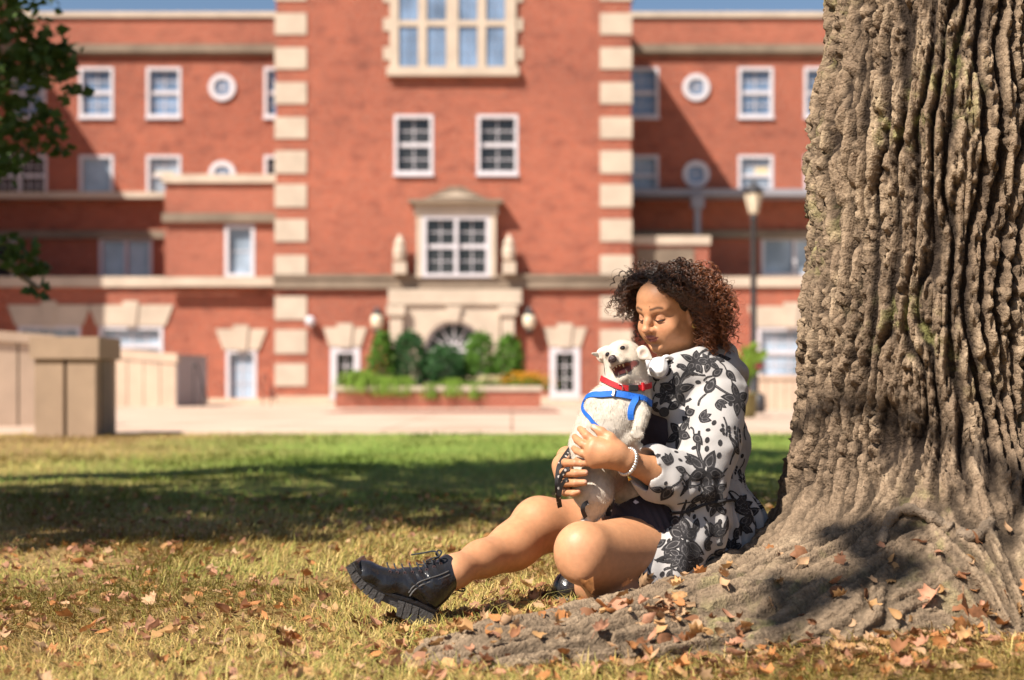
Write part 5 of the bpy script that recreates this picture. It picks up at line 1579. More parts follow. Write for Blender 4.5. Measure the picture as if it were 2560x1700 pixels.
for px, py in ((1022, 1482), (1032, 1468), (1050, 1455), (1075, 1446), (1100, 1438), (1122, 1428)):
    h, n = on_boot(px, py); zp.append(h + n * .001)
for o_ in (0, .0085): MB().tube(smooth_path([p + np.array([.3 * o_, 0, -o_]) for p in zp], 20), .0022, 5).build("zip_seam", M['rubber'], boot, True)
MB().tube(smooth_path([A(1134, 1468, 3.535), A(1148, 1470, 3.535), A(1162, 1472, 3.535), A(1158, 1478, 3.535), A(1136, 1474, 3.535)], 16), .0022, 6).build("pull_loop", M['lace'], boot, True)
# the other boot, tucked under the straight leg
b2 = Field()
b2.chain([np.array([.30, 3.86, .075]), np.array([.22, 3.82, .060]), np.array([.152, 3.785, .058])], [.046, .042, .038], .02)
b2.cone(np.array([.26, 3.85, .07]), np.array([.21, 3.79, .10]), .044, .046, .02)
b2.ell(np.array([.148, 3.78, .052]), (.038, .045, .036), None, .015)
v2, f2 = b2.mesh(.0035)
boot2 = mesh_obj("boot", v2, f2, M['leather'], prs, True); boot2["label"] = "boot tucked under the straight leg, only its round toe showing"
s2 = Field(); s2.chain([np.array([.30, 3.87, .030]), np.array([.20, 3.81, .020]), np.array([.146, 3.78, .022])], [.046, .045, .046], .01, flat=((0, 0, 1), .32))
v2, f2 = s2.mesh(.0035); mesh_obj("sole", v2, f2, M['rubber'], boot2, True)

# ------------------------------------------------------------------ the small white dog in her arms
dog = empty("dog", tuple(A(1480, 1260, 3.58)))
tag(dog, "small white short-haired dog with open mouth, red collar and blue harness, held upright", "dog")
DF = np.array([-.36, -.92, -.02]); DF /= np.linalg.norm(DF)
DL = np.cross([0, 0, 1.0], DF); DL /= np.linalg.norm(DL); DU = np.cross(DF, DL)
ro = math.radians(22)
DL, DU = DL * math.cos(ro) + DU * math.sin(ro), DU * math.cos(ro) - DL * math.sin(ro)
DR = np.array([DL, DF, DU]); DO = A(1553, 889, 3.585)
def dp(l, f, u): return DO + DL * l + DF * f + DU * u
g = Field()
g.ell(dp(0, -.002, .004), (.039, .044, .032), DR, .01)            # skull
g.ell(dp(.021, .002, -.022), (.022, .030, .026), DR, .02); g.ell(dp(-.021, .002, -.022), (.022, .030, .026), DR, .02)   # cheeks
g.chain([dp(0, .026, -.006), dp(0, .056, -.013), dp(0, .078, -.014)], [.0185, .0140, .0112], .012)     # upper jaw
g.ell(dp(.012, .052, -.022), (.011, .024, .0105), DR, .008); g.ell(dp(-.012, .052, -.022), (.011, .024, .0105), DR, .008)
for s in (-1, 1): g.ell(dp(s * .0215, .036, .012), (.0095, .008, .0075), DR, .004, -1); g.ell(dp(s * .0205, .0295, .0115), (.0098, .0098, .0092), DR, .002)
g.chain([dp(.0, .004, -.045), dp(0, .034, -.056), dp(0, .054, -.060)], [.024, .0155, .0115], .014)        # lower jaw
# the open mouth
g.ell(dp(.004, .042, -.037), (.022, .034, .0130), DR, .004, -1)
g.ell(dp(.024, .016, -.033), (.014, .020, .0100), DR, .004, -1)
g.chain([dp(0, .016, -.046), dp(.003, .040, -.047), dp(.004, .052, -.045)], [.010, .0095, .0075], .004, flat=(DU, .55))   # tongue
# neck, chest, belly
g.chain([dp(0, -.016, -.020), A(1568, 958, 3.60), A(1560, 1005, 3.60)], [.040, .044, .058], .04)
g.chain([A(1552, 1020, 3.60), A(1523, 1065, 3.60), A(1497, 1125, 3.605), A(1484, 1190, 3.60)], [.064, .069, .064, .054], .05)
g.ell(A(1532, 1045, 3.58), (.058, .055, .06), None, .04)
g.ell(A(1482, 1222, 3.555), (.052, .052, .056), None, .03)               # near haunch
g.chain([A(1490, 1240, 3.545), A(1484, 1275, 3.555), A(1474, 1302, 3.565)], [.036, .021, .013], .02)
g.chain([A(1474, 1302, 3.565), A(1462, 1310, 3.55)], [.013, .012], .01)
g.chain([A(1530, 1200, 3.62), A(1560, 1225, 3.64), A(1590, 1228, 3.62)], [.045, .03, .018], .03)      # far hind leg in the lap's shade
# near foreleg hanging over her arm
g.chain([A(1578, 1005, 3.57), A(1594, 1028, 3.535), A(1604, 1036, 3.515)], [.036, .024, .0175], .012)
g.chain([A(1605, 1038, 3.512), A(1597, 1066, 3.500)], [.0170, .0150], .004)
for dx, dy in ((-11, 0), (-4, 6), (4, 6), (10, 1)): g.chain([A(1596, 1067, 3.500), A(1592 + dx, 1086 + dy, 3.492)], [.0125, .0068], .003)
g.chain([A(1560, 1075, 3.555), A(1572, 1098, 3.540), A(1592, 1122, 3.550)], [.026, .019, .016], .012)
# far foreleg
g.chain([A(1498, 1005, 3.57), A(1488, 1012, 3.56)], [.030, .022], .02)
gV, gF = g.mesh(.0024)
gV = relax(gV, gF, 1, .4)
fur = np.array([.57, .505, .43])
gc = np.tile(fur, (len(gV), 1)); gc *= (.90 + .2 * fbm(gV * 45, 3, 4))[:, None]
q = (gV - DO) @ DR.T
def gb(m, c, a=1.0):
    global gc
    m = np.clip(m * a, 0, 1)[:, None]; gc = gc * (1 - m) + np.array(c) * m
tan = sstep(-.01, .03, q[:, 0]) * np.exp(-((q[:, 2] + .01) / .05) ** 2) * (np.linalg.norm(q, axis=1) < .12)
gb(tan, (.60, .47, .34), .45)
inm = (np.linalg.norm((q - np.array([.004, .042, -.037])) / np.array([.0235, .0355, .0145]), axis=1) < 1.03) | (np.linalg.norm((q - np.array([.024, .016, -.033])) / np.array([.0155, .0215, .0115]), axis=1) < 1.03)
gb(inm.astype(float), (.24, .085, .075))
lip = ((np.linalg.norm((q - np.array([.004, .042, -.037])) / np.array([.0235, .0355, .0145]), axis=1) < 1.20) | (np.linalg.norm((q - np.array([.024, .016, -.033])) / np.array([.0155, .0215, .0115]), axis=1) < 1.22)) & ~inm & (q[:, 2] < -.026)
gb(lip.astype(float), (.09, .05, .05), .85)
tong = inm & (q[:, 2] < -.0395) & (np.abs(q[:, 0] - .003) < .012)
gb(tong.astype(float), (.50, .16, .15))
for s in (-1, 1): gb(np.exp(-(np.linalg.norm(q - np.array([s * .0205, .036, .0115]), axis=1) / .0125) ** 2), (.20, .13, .10), .75)
gb(np.exp(-(np.linalg.norm(q - np.array([0, .080, -.014]), axis=1) / .012) ** 2), (.10, .06, .055), .8)
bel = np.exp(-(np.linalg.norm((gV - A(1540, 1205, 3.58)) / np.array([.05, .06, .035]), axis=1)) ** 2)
gb(bel, (.34, .20, .16), .9)  # pinkish belly, with the shadow on it put into the colour
M['fur'] = mat_attr("white_short_fur", rough=.9, spec=.10, noise=.10, nscale=90, bump=.15, bscale=300, bdist=.0015)
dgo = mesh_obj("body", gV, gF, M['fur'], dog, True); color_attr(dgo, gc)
dog_bvh = BVHTree.FromPolygons([tuple(v) for v in gV], [tuple(f) for f in gF])
# ears
for b0, mid, tip in ((dp(-.028, -.004, .022), dp(-.046, .006, .018), A(1480, 884, 3.545)), (A(1588, 880, 3.575), A(1604, 881, 3.555), A(1629, 897, 3.550))):
    e = Field(); vd = np.array([0, -1.0, .25])
    e.chain([b0, mid, tip], [.0165, .0120, .0030], .008, flat=(vd, .26)); e.ell((mid * .8 + tip * .2) + vd * .006, (.009, .006, .009), None, .004, -1)
    v, f = e.mesh(.002); o = mesh_obj("ear", v, f, M['fur'], dog, True)
    cc = np.tile(fur * .98, (len(v), 1)); m_ = np.exp(-(np.linalg.norm(v - (mid * .8 + tip * .2), axis=1) / .011) ** 2)[:, None] * .45
    color_attr(o, cc * (1 - m_) + np.array([.62, .36, .28]) * m_)
# eyes, nose, teeth
M['eye'] = mat_simple("dark_eye", (.012, .008, .010), .08, .1, spec=.8)
M['nose'] = mat_simple("wet_nose", (.055, .035, .035), .3, .3, 60, .3, 300)
M['tooth'] = mat_simple("dog_tooth", (.62, .50, .32), .35, .15)
for s in (-1, 1):
    e = Field(); e.ell(dp(s * .0205, .0345, .0115), (.0078, .0078, .0066), DR, .001); v, f = e.mesh(.0011); mesh_obj("eye", v, f, M['eye'], dog, True)
e = Field(); e.ell(dp(0, .087, -.011), (.0115, .0085, .0085), DR, .001); e.ell(dp(0, .082, -.004), (.009, .009, .005), DR, .004)
for s in (-1, 1): e.ell(dp(s * .005, .0955, -.013), (.0026, .003, .0024), DR, .001, -1)
v, f = e.mesh(.0012); mesh_obj("nose", v, f, M['nose'], dog, True)
def tooth(b, t, r): MB().tube([b, b * .5 + t * .5, t], [r, r * .75, r * .12], 7).build("tooth", M['tooth'], dog, True)
for l, f, u, h in ((.013, .062, -.024, -.013), (-.013, .062, -.024, -.012), (.019, .036, -.022, -.009), (.021, .024, -.020, -.011), (.006, .068, -.026, -.006), (-.002, .070, -.026, -.006)):
    tooth(dp(l, f, u), dp(l, f, u + h), .0032)
for l, f, u, h in ((.012, .052, -.053, .013), (-.008, .055, -.054, .011), (.016, .036, -.050, .008), (.019, .022, -.048, .010), (.003, .058, -.054, .006)):
    tooth(dp(l, f, u), dp(l, f, u + h), .0030)
# short hairs standing off the outline
rg = np.random.default_rng(21)
gN = vnormals(gV, gF)
pick = rg.choice(len(gV), 52000)
keep = ~inm[pick] & ~lip[pick] & (np.linalg.norm(q[pick] - np.array([0, .075, -.012]), axis=1) > .016)
for s in (-1, 1): keep &= np.linalg.norm(q[pick] - np.array([s * .0205, .036, .0115]), axis=1) > .011
pick = pick[keep]
P0 = gV[pick] + rg.normal(size=(len(pick), 3)) * .0009; n0 = gN[pick]
dn = np.array([0, 0, -1.0]) - n0 * (n0 @ np.array([0, 0, -1.0]))[:, None]; isd = (np.linalg.norm(q[pick], axis=1) < .085)
dn = np.where(isd[:, None], -DF, dn)
cw = np.stack([vnoise(P0 * 70, 31), vnoise(P0 * 70 + 9, 32), vnoise(P0 * 70 + 5, 33)], 1) - .5
dirn = n0 * .22 + dn * .95 + cw * 1.1 + rg.normal(size=n0.shape) * .15; dirn /= np.linalg.norm(dirn, axis=1, keepdims=True)
Lh = (rg.uniform(.004, .010, len(pick)) * np.where(isd, .5, 1.0))[:, None]
sdv = np.cross(dirn, rg.normal(size=n0.shape)); sdv /= np.linalg.norm(sdv, axis=1, keepdims=True)
V = np.stack([P0 - sdv * .00028, P0 + sdv * .00028, P0 + dirn * Lh], 1).reshape(-1, 3)
F = np.arange(len(V)).reshape(-1, 3)
fo = mesh_obj("fur", V, F, M['fur'], dog); color_attr(fo, np.repeat(gc[pick] * rg.uniform(.85, 1.2, len(pick))[:, None], 3, axis=0)); fo["kind"] = "stuff"

# collar, harness: straps laid on the coat of the dog
def strap(name, pts, w, mat, parent, off=.0025, n=36, wax=None, th=.0022):
    """pts: photograph points on the dog's near side, or 3-D points; a flat band hugging the body"""
    P = smooth_path([Vector(p) for p in pts], n); V = []; F = []
    C = []
    for p in P:
        loc, nr, _, _ = dog_bvh.find_nearest(p)
        C.append((np.array(loc), np.array(nr)))
    Cp = np.array([c[0] for c in C]); Nn = np.array([c[1] for c in C])
    for it in range(3):
        Nn[1:-1] = (Nn[:-2] + Nn[1:-1] * 2 + Nn[2:]) / 4; Cp[1:-1] = (Cp[:-2] + Cp[1:-1] * 2 + Cp[2:]) / 4
    Nn /= np.linalg.norm(Nn, axis=1, keepdims=True)
    T = np.gradient(Cp, axis=0); T /= np.linalg.norm(T, axis=1, keepdims=True); B = np.cross(T, Nn); B /= np.linalg.norm(B, axis=1, keepdims=True)
    for i in range(n):
        for (a, b) in ((-1, 0), (1, 0), (1, 1), (-1, 1)):
            V.append(Cp[i] + B[i] * a * w / 2 + Nn[i] * (off - .002 + b * (th + .002)))
    for i in range(n - 1):
        for k in range(4): F.append((4 * i + k, 4 * i + (k + 1) % 4, 4 * i + 4 + (k + 1) % 4, 4 * i + 4 + k))
    F += [(3, 2, 1, 0), tuple(4 * (n - 1) + k for k in range(4))]
    return mesh_obj(name, V, F, mat, parent)
M['red'] = mat_simple("red_nylon", (.50, .012, .018), .6, .15, 60, .3, 600)
M['blue'] = mat_simple("blue_nylon", (.006, .115, .52), .6, .12, 60, .3, 600)
M['plastic'] = mat_simple("black_plastic", (.03, .026, .025), .4, .1)
M['steel'] = mat_simple("steel_slide", (.42, .38, .38), .3, .1, metal=.8)
cl = strap("collar", [A(1520, 950, 3.60), A(1528, 960, 3.56), A(1548, 966, 3.545), A(1575, 970, 3.545), A(1600, 970, 3.56), A(1616, 962, 3.60)], .0135, M['red'], dog, .004)
def bit(name, px, py, w, h, mat, parent, off=.006, tilt=0.0, dep=.006):
    o_ = Vector((0, 0, CAM_H)); d = (Vector(W(px, py, 3.55)) - o_).normalized(); hit, nr, _, _ = dog_bvh.ray_cast(o_, d, 6)
    if hit is None: return
    fb = Field(); R_ = frame((nr.x, nr.y, nr.z)); c, s = math.cos(tilt), math.sin(tilt)
    R_ = np.array([R_[0] * c + R_[2] * s, R_[1], R_[2] * c - R_[0] * s])
    fb.box(np.array(hit) + np.array(nr) * off, (w / 2, dep / 2, h / 2), R_, .0012, .001); v, f = fb.mesh(.0012); return mesh_obj(name, v, f, mat, parent, True)
bit("buckle", 1581, 970, .026, .0155, M['plastic'], cl, .0055)
bit("slide", 1603, 968, .008, .021, M['red'], cl, .007)
MB().tube(smooth_path([A(1546, 960, 3.525), A(1554, 962, 3.52), A(1557, 972, 3.52), A(1552, 980, 3.525)], 10), .0013, 5).build("tag_ring", M['steel'], cl)
h1 = strap("harness", [A(1488, 1018, 3.60), A(1494, 1003, 3.565), A(1512, 990, 3.54), A(1540, 985, 3.525), A(1570, 990, 3.525), A(1598, 998, 3.535), A(1622, 1010, 3.57)], .0165, M['blue'], dog, .0045)
strap("chest_strap", [A(1586, 990, 3.53), A(1588, 1010, 3.525), A(1589, 1035, 3.53)], .0165, M['blue'], h1, .0075, 20)
strap("belly_strap", [A(1484, 1020, 3.58), A(1485, 1036, 3.56), A(1492, 1054, 3.545), A(1506, 1070, 3.535), A(1520, 1082, 3.53)], .0085, M['blue'], h1, .004, 24)
bit("adjuster", 1536, 986, .008, .0185, M['steel'], h1, .0085, .12)

# ------------------------------------------------------------------ leash, headphones
ls = empty("leash", tuple(A(1395, 1240, 3.52))); tag(ls, "black leash with pale bone print wound round the far hand's fingers", "leash")
def mat_leash():
    m, nt, b = nodes_of("black_printed_leash")
    tc = N(nt, "ShaderNodeTexCoord"); vo = N(nt, "ShaderNodeTexVoronoi", i_Scale=75.0); nt.links.new(tc.outputs["Object"], vo.inputs["Vector"])
    r = ramp(nt, [(0.22, (.5, .45, .42)), (0.30, (.02, .018, .02))]); nt.links.new(vo.outputs["Distance"], r.inputs[0]); nt.links.new(r.outputs[0], b.inputs["Base Color"]); b.inputs["Roughness"].default_value = .7
    return m
M['leash'] = mat_leash()
def band(name, pts, w, n=40, th=.0022, nrm=(0, -1, .15), par=None):
    P = np.array([list(p) for p in smooth_path(pts, n)]); T = np.gradient(P, axis=0); T /= np.linalg.norm(T, axis=1, keepdims=True)
    nn = np.array(nrm, float); B = np.cross(T, nn); B /= np.linalg.norm(B, axis=1, keepdims=True) + 1e-9; Nn = np.cross(B, T)
    V = []; F = []
    for i in range(n):
        for a, b in ((-1, -1), (1, -1), (1, 1), (-1, 1)): V.append(P[i] + B[i] * a * w / 2 + Nn[i] * b * th / 2)
    for i in range(n - 1):
        for k in range(4): F.append((4 * i + k, 4 * i + (k + 1) % 4, 4 * i + 4 + (k + 1) % 4, 4 * i + 4 + k))
    F += [(3, 2, 1, 0), tuple(4 * (n - 1) + k for k in range(4))]
    return mesh_obj(name, V, F, M['leash'], par)
band("strap", [A(1428, 1118, 3.60), A(1412, 1140, 3.56), A(1398, 1165, 3.525), A(1394, 1190, 3.515), A(1393, 1215, 3.515), A(1396, 1246, 3.54), A(1400, 1268, 3.60)], .012, par=ls)
band("finger_loop", [A(1397, 1235, 3.512), A(1400, 1205, 3.502), A(1404, 1188, 3.494), A(1414, 1174, 3.486), A(1424, 1172, 3.482)], .0095, par=ls)
band("finger_loop", [A(1398, 1240, 3.512), A(1404, 1215, 3.500), A(1412, 1202, 3.490), A(1420, 1198, 3.482)], .009, par=ls)
band("strap", [A(1470, 1256, 3.50), A(1460, 1262, 3.485), A(1457, 1276, 3.485), A(1464, 1294, 3.50)], .011, par=ls, nrm=(.3, -1, .2))
band("strap", [A(1532, 1245, 3.57), A(1526, 1262, 3.565), A(1520, 1290, 3.575)], .014, par=ls)

hpn = empty("headphones", tuple(A(1650, 905, 3.66))); tag(hpn, "white over-ear headphones hanging round the person's neck", "headphones")
M['hp_w'] = mat_simple("white_plastic", (.74, .72, .72), .3, .03)
M['hp_g'] = mat_simple("grey_ear_cushion", (.36, .34, .40), .6, .08)
f = Field(); cc = A(1646, 918, 3.640); ax = np.array([-.35, -.85, .38]); ax /= np.linalg.norm(ax); R_ = frame(ax)
f.ell(cc, (.025, .013, .029), R_, .004); f.box(cc + ax * .004, (.018, .012, .022), R_, .008, .006); v, fa = f.mesh(.0022); mesh_obj("ear_cup", v, fa, M['hp_w'], hpn, True)
f = Field(); f.ell(cc - ax * .012, (.024, .012, .028), R_, .004); v, fa = f.mesh(.0025); mesh_obj("ear_cushion", v, fa, M['hp_g'], hpn, True)
cc2 = A(1618, 908, 3.70); f = Field(); f.ell(cc2, (.014, .022, .020), None, .004); v, fa = f.mesh(.0025); mesh_obj("ear_cup", v, fa, M['hp_w'], hpn, True)
MB().tube(smooth_path([A(1655, 898, 3.655), A(1668, 892, 3.66), A(1690, 900, 3.68), A(1735, 900, 3.71)], 16), .006, 8).build("headband", M['hp_w'], hpn, True)

# ------------------------------------------------------------------ plants, lamp, pot beyond the lawn
rg = np.random.default_rng(5)
M['ever'] = mat_leaf("evergreen", (.11, .23, .03), .3)
M['ever_d'] = mat_leaf("dark_evergreen", (.05, .13, .04), .25)
M['lime'] = mat_leaf("bright_grass_leaf", (.22, .34, .05), .35)
M['yellow'] = mat_leaf("yellow_blossom", (.62, .30, .02), .3, .2)
M['cream'] = mat_leaf("cream_blossom", (.62, .52, .30), .3, .15)
M['wood'] = mat_simple("shrub_wood", (.09, .065, .045), .9)
def shrub(label, px, w, h, Y, z0, shape, mt, n=1500, leaf=.11):
    root = empty("shrub", (WX(px, Y), Y, z0)); tag(root, label, "shrub", "clipped shrubs in the planter")
    u = rg.uniform(0, 1, n); a = rg.uniform(0, 2 * np.pi, n)
    if shape == 'cone': rad = w / 2 * (1 - u ** 3.2) * (.75 + .25 * np.sin(np.minimum(u * 9, 1.57)))
    elif shape == 'oval': rad = w / 2 * np.where(u < .35, .85 + .15 * u / .35, np.sqrt(np.maximum(1 - ((u - .35) / .65) ** 2, 0)))
    else: rad = w / 2 * np.sqrt(np.maximum(1 - (2 * u - 1) ** 2, 0)) ** .8
    lump = .8 + .4 * vnoise(np.stack([np.cos(a) * 2 + px, np.sin(a) * 2, u * 5], 1), 3)
    r = rad * lump * rg.uniform(.55, 1, n) ** .5
    P = np.stack([WX(px, Y) + r * np.cos(a), Y + r * np.sin(a), z0 + .05 + u * h], 1)
    P = P + rg.normal(0, .05, P.shape); V, F = leaf_mesh_arrays(P, leaf * rg.uniform(.7, 1.5, n)[:, None], rg, .9)
    mesh_obj("crown", V, F, M[mt], root)
    MB().tube([(WX(px, Y), Y, z0 - .1), (WX(px, Y), Y, z0 + h * .7)], [.06, .02], 6).build("trunk", M['wood'], root)
shrub("oval evergreen at the planter's end beside the grass tuft", 955, .82, 1.78, 46.0, .56, 'oval', 'ever')
shrub("broad dark evergreen between the oval one and the round bush", 1022, 1.2, 1.80, 46.4, .56, 'oval', 'ever_d', 2600)
shrub("low round dark bush before the arched door", 1115, 1.2, 1.30, 46.0, .56, 'ball', 'ever_d', 1900)
shrub("bright upright evergreen just past the round bush", 1200, 1.0, 1.78, 46.4, .56, 'oval', 'ever', 2000)
shrub("bright upright evergreen nearest the yellow flowers", 1272, .9, 1.70, 46.2, .56, 'oval', 'ever', 2000)
def flowers(label, px, w, h, Y, mt, n=420):
    root = empty("flower_clump", (WX(px, Y), Y, .56)); tag(root, label, "flowers", "flowers along the planter")
    P = np.stack([WX(px, Y) + rg.normal(0, w / 3.2, n), Y + rg.normal(0, .22, n), .58 + rg.uniform(.3, 1, n) * h], 1)
    V, F = leaf_mesh_arrays(P, .085, rg, .4); mesh_obj("blossom", V, F, M[mt], root)
    P = np.stack([WX(px, Y) + rg.normal(0, w / 3, n), Y + rg.normal(0, .25, n), .56 + rg.uniform(0, .7, n) * h], 1)
    V, F = leaf_mesh_arrays(P, .10, rg, .9); mesh_obj("leaves", V, F, M['ever'], root)
flowers("clump of golden yellow flowers at the planter's end", 1318, 1.05, .55, 44.7, 'yellow', 620)
flowers("small clump of cream flowers in the middle of the planter", 1222, .75, .42, 44.7, 'cream', 380)
flowers("thin row of yellow and green flowers between the cream and golden clumps", 1265, .6, .34, 44.7, 'yellow', 220)
def tuft(label, px, Y, z0, w, h, n, mt='lime', hang=0.0):
    root = empty("grass_tuft", (WX(px, Y), Y, z0)); tag(root, label, "grass tuft", "grass tufts spilling over the planter")
    a = rg.uniform(0, 2 * np.pi, n); sp = rg.uniform(.1, 1, n) * w / 2
    B = np.stack([WX(px, Y) + rg.normal(0, w * .12, n), Y + rg.normal(0, .1, n), np.full(n, z0)], 1)
    out = np.stack([np.cos(a) * sp, np.sin(a) * sp * .6, np.zeros(n)], 1); hh = h * rg.uniform(.5, 1, n)
    M1 = B + out * .45 + np.stack([0 * hh, 0 * hh, hh], 1); T1 = B + out * 1.15 + np.stack([0 * hh, -hang * .5 + 0 * hh, hh * .55 - hang], 1)
    sd_ = np.stack([-np.sin(a), np.cos(a), 0 * a], 1) * .018
    V = np.stack([B - sd_, B + sd_, M1 + sd_, M1 - sd_, T1], 1).reshape(-1, 3); b = np.arange(n)[:, None] * 5
    F = np.concatenate([b + [[0, 1, 2]], b + [[0, 2, 3]], b + [[3, 2, 4]]])
    mesh_obj("blades", V, F, M[mt], root)
for k, (px, w, h) in enumerate(((900, 1.5, .45), (960, 1.1, .3), (1010, .8, .30), (1078, .6, .14), (1135, .9, .25), (1190, .6, .14))):
    tuft(["wide pale grass tuft at the planter's corner", "grass tuft below the oval evergreen", "grass tuft hanging over the coping below the broad evergreen", "short grass tuft below the round bush", "short grass tuft before the arched door", "short grass tuft left of the cream flowers"][k], px, 44.2, .60, w, h * 1.3, 300, 'lime', .42)
# street lamp
Yl = 36.0; xl = WX(1884, Yl)
lmp = empty("street_lamp", (xl, Yl, 0)); tag(lmp, "tall dark street lamp with a tapered glass lantern behind the person's head", "street lamp")
zt = WZ(535, Yl)
MB().lathe(xl, Yl, [(.20, 0), (.20, .25), (.13, .35), (.12, .9), (.085, 1.0), (.075, zt - .15), (.10, zt - .1), (.06, zt)], 12).build("post", M['metal_dk'], lmp, True)
MB().lathe(xl, Yl, [(.10, zt), (.13, zt + .05), (.235, zt + .50), (.22, zt + .52)], 8).build("lantern_glass", M['lamp_gl'], lmp)
MB().lathe(xl, Yl, [(.27, zt + .52), (.28, zt + .56), (.16, zt + .70), (.05, zt + .78), (.02, zt + .9)], 8).build("lantern_roof", M['metal_dk'], lmp)
for k in range(4):
    q = math.pi / 4 + k * math.pi / 2
    MB().tube([(xl + .135 * math.cos(q), Yl + .135 * math.sin(q), zt + .05), (xl + .245 * math.cos(q), Yl + .245 * math.sin(q), zt + .52)], .014, 5).build("lantern_bar", M['metal_dk'], lmp)
# potted canna and the low wall behind it
Yc = 28.5; xc = WX(1862, Yc)
pot = empty("potted_plant", (xc, Yc, 0)); tag(pot, "tall pot of broad bright green leaves beside the lamp post", "potted plant")
MB().lathe(xc, Yc, [(.17, 0), (.22, .05), (.24, .45), (.28, .50), (.26, .52), (.2, .50)], 16).build("pot", mat_simple("mossy_pot", (.20, .17, .07), .8, .2), pot, True)
for k in range(34):
    a = rg.uniform(0, 2 * math.pi); h = rg.uniform(.35, .98); sp = rg.uniform(.05, .26); L = rg.uniform(.30, .48); wd = rg.uniform(.05, .085)
    b0 = Vector((xc, Yc, .46)); b1 = Vector((xc + sp * math.cos(a), Yc + sp * math.sin(a), .5 + h * .75)); d = Vector((math.cos(a) * .5, math.sin(a) * .5, .9)).normalized(); s_ = d.cross(Vector((0, -1, .2))).normalized()
    V = []; F = []
    for i in range(7):
        t = i / 6; w_ = wd * math.sin(math.pi * (t * .92 + .04)); p = b1 + d * L * t + Vector((math.cos(a), math.sin(a), -.6)) * .12 * t * t
        V += [p - s_ * w_, p + Vector((0, .02, -.01)), p + s_ * w_]
    for i in range(6):
        for j in range(2): F.append((3 * i + j, 3 * i + j + 1, 3 * i + 4 + j, 3 * i + 3 + j))
    MB().tube([b0, b1], .012, 5).add(V, F).build("leaf", M['lime'], pot, True)
P = np.array([[xc + .28, Yc - .05, WZ(915, Yc)]]) + rg.normal(0, .035, (60, 3))
V, F = leaf_mesh_arrays(P, .06, rg); mesh_obj("blossom", V, F, mat_leaf("pink_blossom", (.55, .12, .16), .3), pot)

panel_wall("terrace_wall", "low pale slatted wall beyond the potted plant, beside the tree trunk", (WX(1895, 40), 40), (WX(2300, 40), 40), 0, WZ(938, 40), WZ(938, 40), .25, 18, 'concrete_l', cap=.12, gap=.02)
bg = MB().lathe(WX(1898, 34.5), 34.5, [(.12, .0), (.16, .1), (.14, .42), (.05, .5)], 10).build("ground_bollard", M['metal_dk'], None, True); tag(bg, "short dark bollard at the foot of the street lamp", "bollard")

# ------------------------------------------------------------------ grass
def grass_points():
    out = []
    for (y0, y1, dens) in ((2.55, 3.3, 17000), (3.3, 4.2, 13000), (4.2, 5.6, 6500), (5.6, 8.0, 2400), (8.0, 12.5, 750), (12.5, 18.3, 230)):
        xm0, xm1 = -1300 * y1 / FPX - .45, 1300 * y1 / FPX + .45
        n = int(dens * (y1 - y0) * (xm1 - xm0))
        p = np.stack([rg.uniform(xm0, xm1, n), rg.uniform(y0, y1, n)], 1)
        out.append(p)
    P = np.concatenate(out)
    return P[np.abs(P[:, 0]) < P[:, 1] * 1300 / FPX + .4]
GP = grass_points()
GP = GP[vnoise(np.c_[GP * 3.0, np.zeros(len(GP))], 9) + .35 * rg.uniform(size=len(GP)) > .34]
# not through the roots
keep = np.ones(len(GP), bool)
for i, (x, y) in enumerate(GP):
    if -.4 < x < 2.4 and 2.7 < y < 4.8:
        h, n_, _, _ = bark_bvh.ray_cast(Vector((x, y, 1.0)), Vector((0, 0, -1)), 1.2)
        if h is not None and h.z > ground_z(x, y) - .004: keep[i] = False
GP = GP[keep]; n = len(GP)
gz = ground_z(GP[:, 0], GP[:, 1])
dist = GP[:, 1]
hgt = rg.uniform(.014, .052, n) * (1 + .35 * sstep(3.5, 12, dist)) * (.75 + .6 * vnoise(np.c_[GP * 2.2, np.zeros(n)], 3))
az = 2.6 * vnoise(np.c_[GP * 1.3, np.zeros(n)], 6) * 3 + rg.normal(0, 1.1, n); lean = rg.uniform(.5, 2.4, n)
tall = rg.uniform(size=n) < .02; hgt[tall] *= 1.7
wid = (.0004 + .00026 * dist) * rg.uniform(.7, 1.3, n)
B = np.c_[GP, gz - .003]
d_ = np.c_[np.cos(az), np.sin(az), np.zeros(n)]; s_ = np.c_[-np.sin(az), np.cos(az), np.zeros(n)] * wid[:, None]
up = np.array([0, 0, 1.0])
mid = B + up * (hgt * (.66 - .16 * lean))[:, None] + d_ * (hgt * lean * .35)[:, None]; tip = B + up * (hgt * np.maximum(1.05 - .36 * lean, .18))[:, None] + d_ * (hgt * lean)[:, None]
V = np.stack([B - s_, B + s_, mid + s_ * .8, mid - s_ * .8, tip], 1).reshape(-1, 3); b = np.arange(n)[:, None] * 5
F = np.concatenate([b + [[0, 1, 2]], b + [[0, 2, 3]], b + [[3, 2, 4]]])
M['grass'] = mat_attr("grass_blade", rough=.7, spec=.2)
go = mesh_obj("grass", V, F, M['grass']); tag(go, "short dry and green grass blades of the lawn", "grass", kind="stuff")
green = np.clip(sstep(4.6, 10.5, dist) * sstep(-4.6, -1.4, GP[:, 0]) + .75 * (vnoise(np.c_[GP * .9, np.zeros(n)], 4) - .45) + rg.normal(0, .22, n), 0, 1)
straw = np.array([[.40, .255, .095], [.52, .37, .165], [.28, .165, .065], [.23, .19, .05]])[rg.integers(0, 4, n)]
grn = np.array([[.17, .24, .045], [.24, .30, .07], [.12, .19, .035]])[rg.integers(0, 3, n)]
gcol = straw * (1 - green[:, None]) + grn * green[:, None]
color_attr(go, np.repeat(gcol * np.array([.92, .93, .80]) * rg.uniform(.75, 1.35, n)[:, None], 5, axis=0))

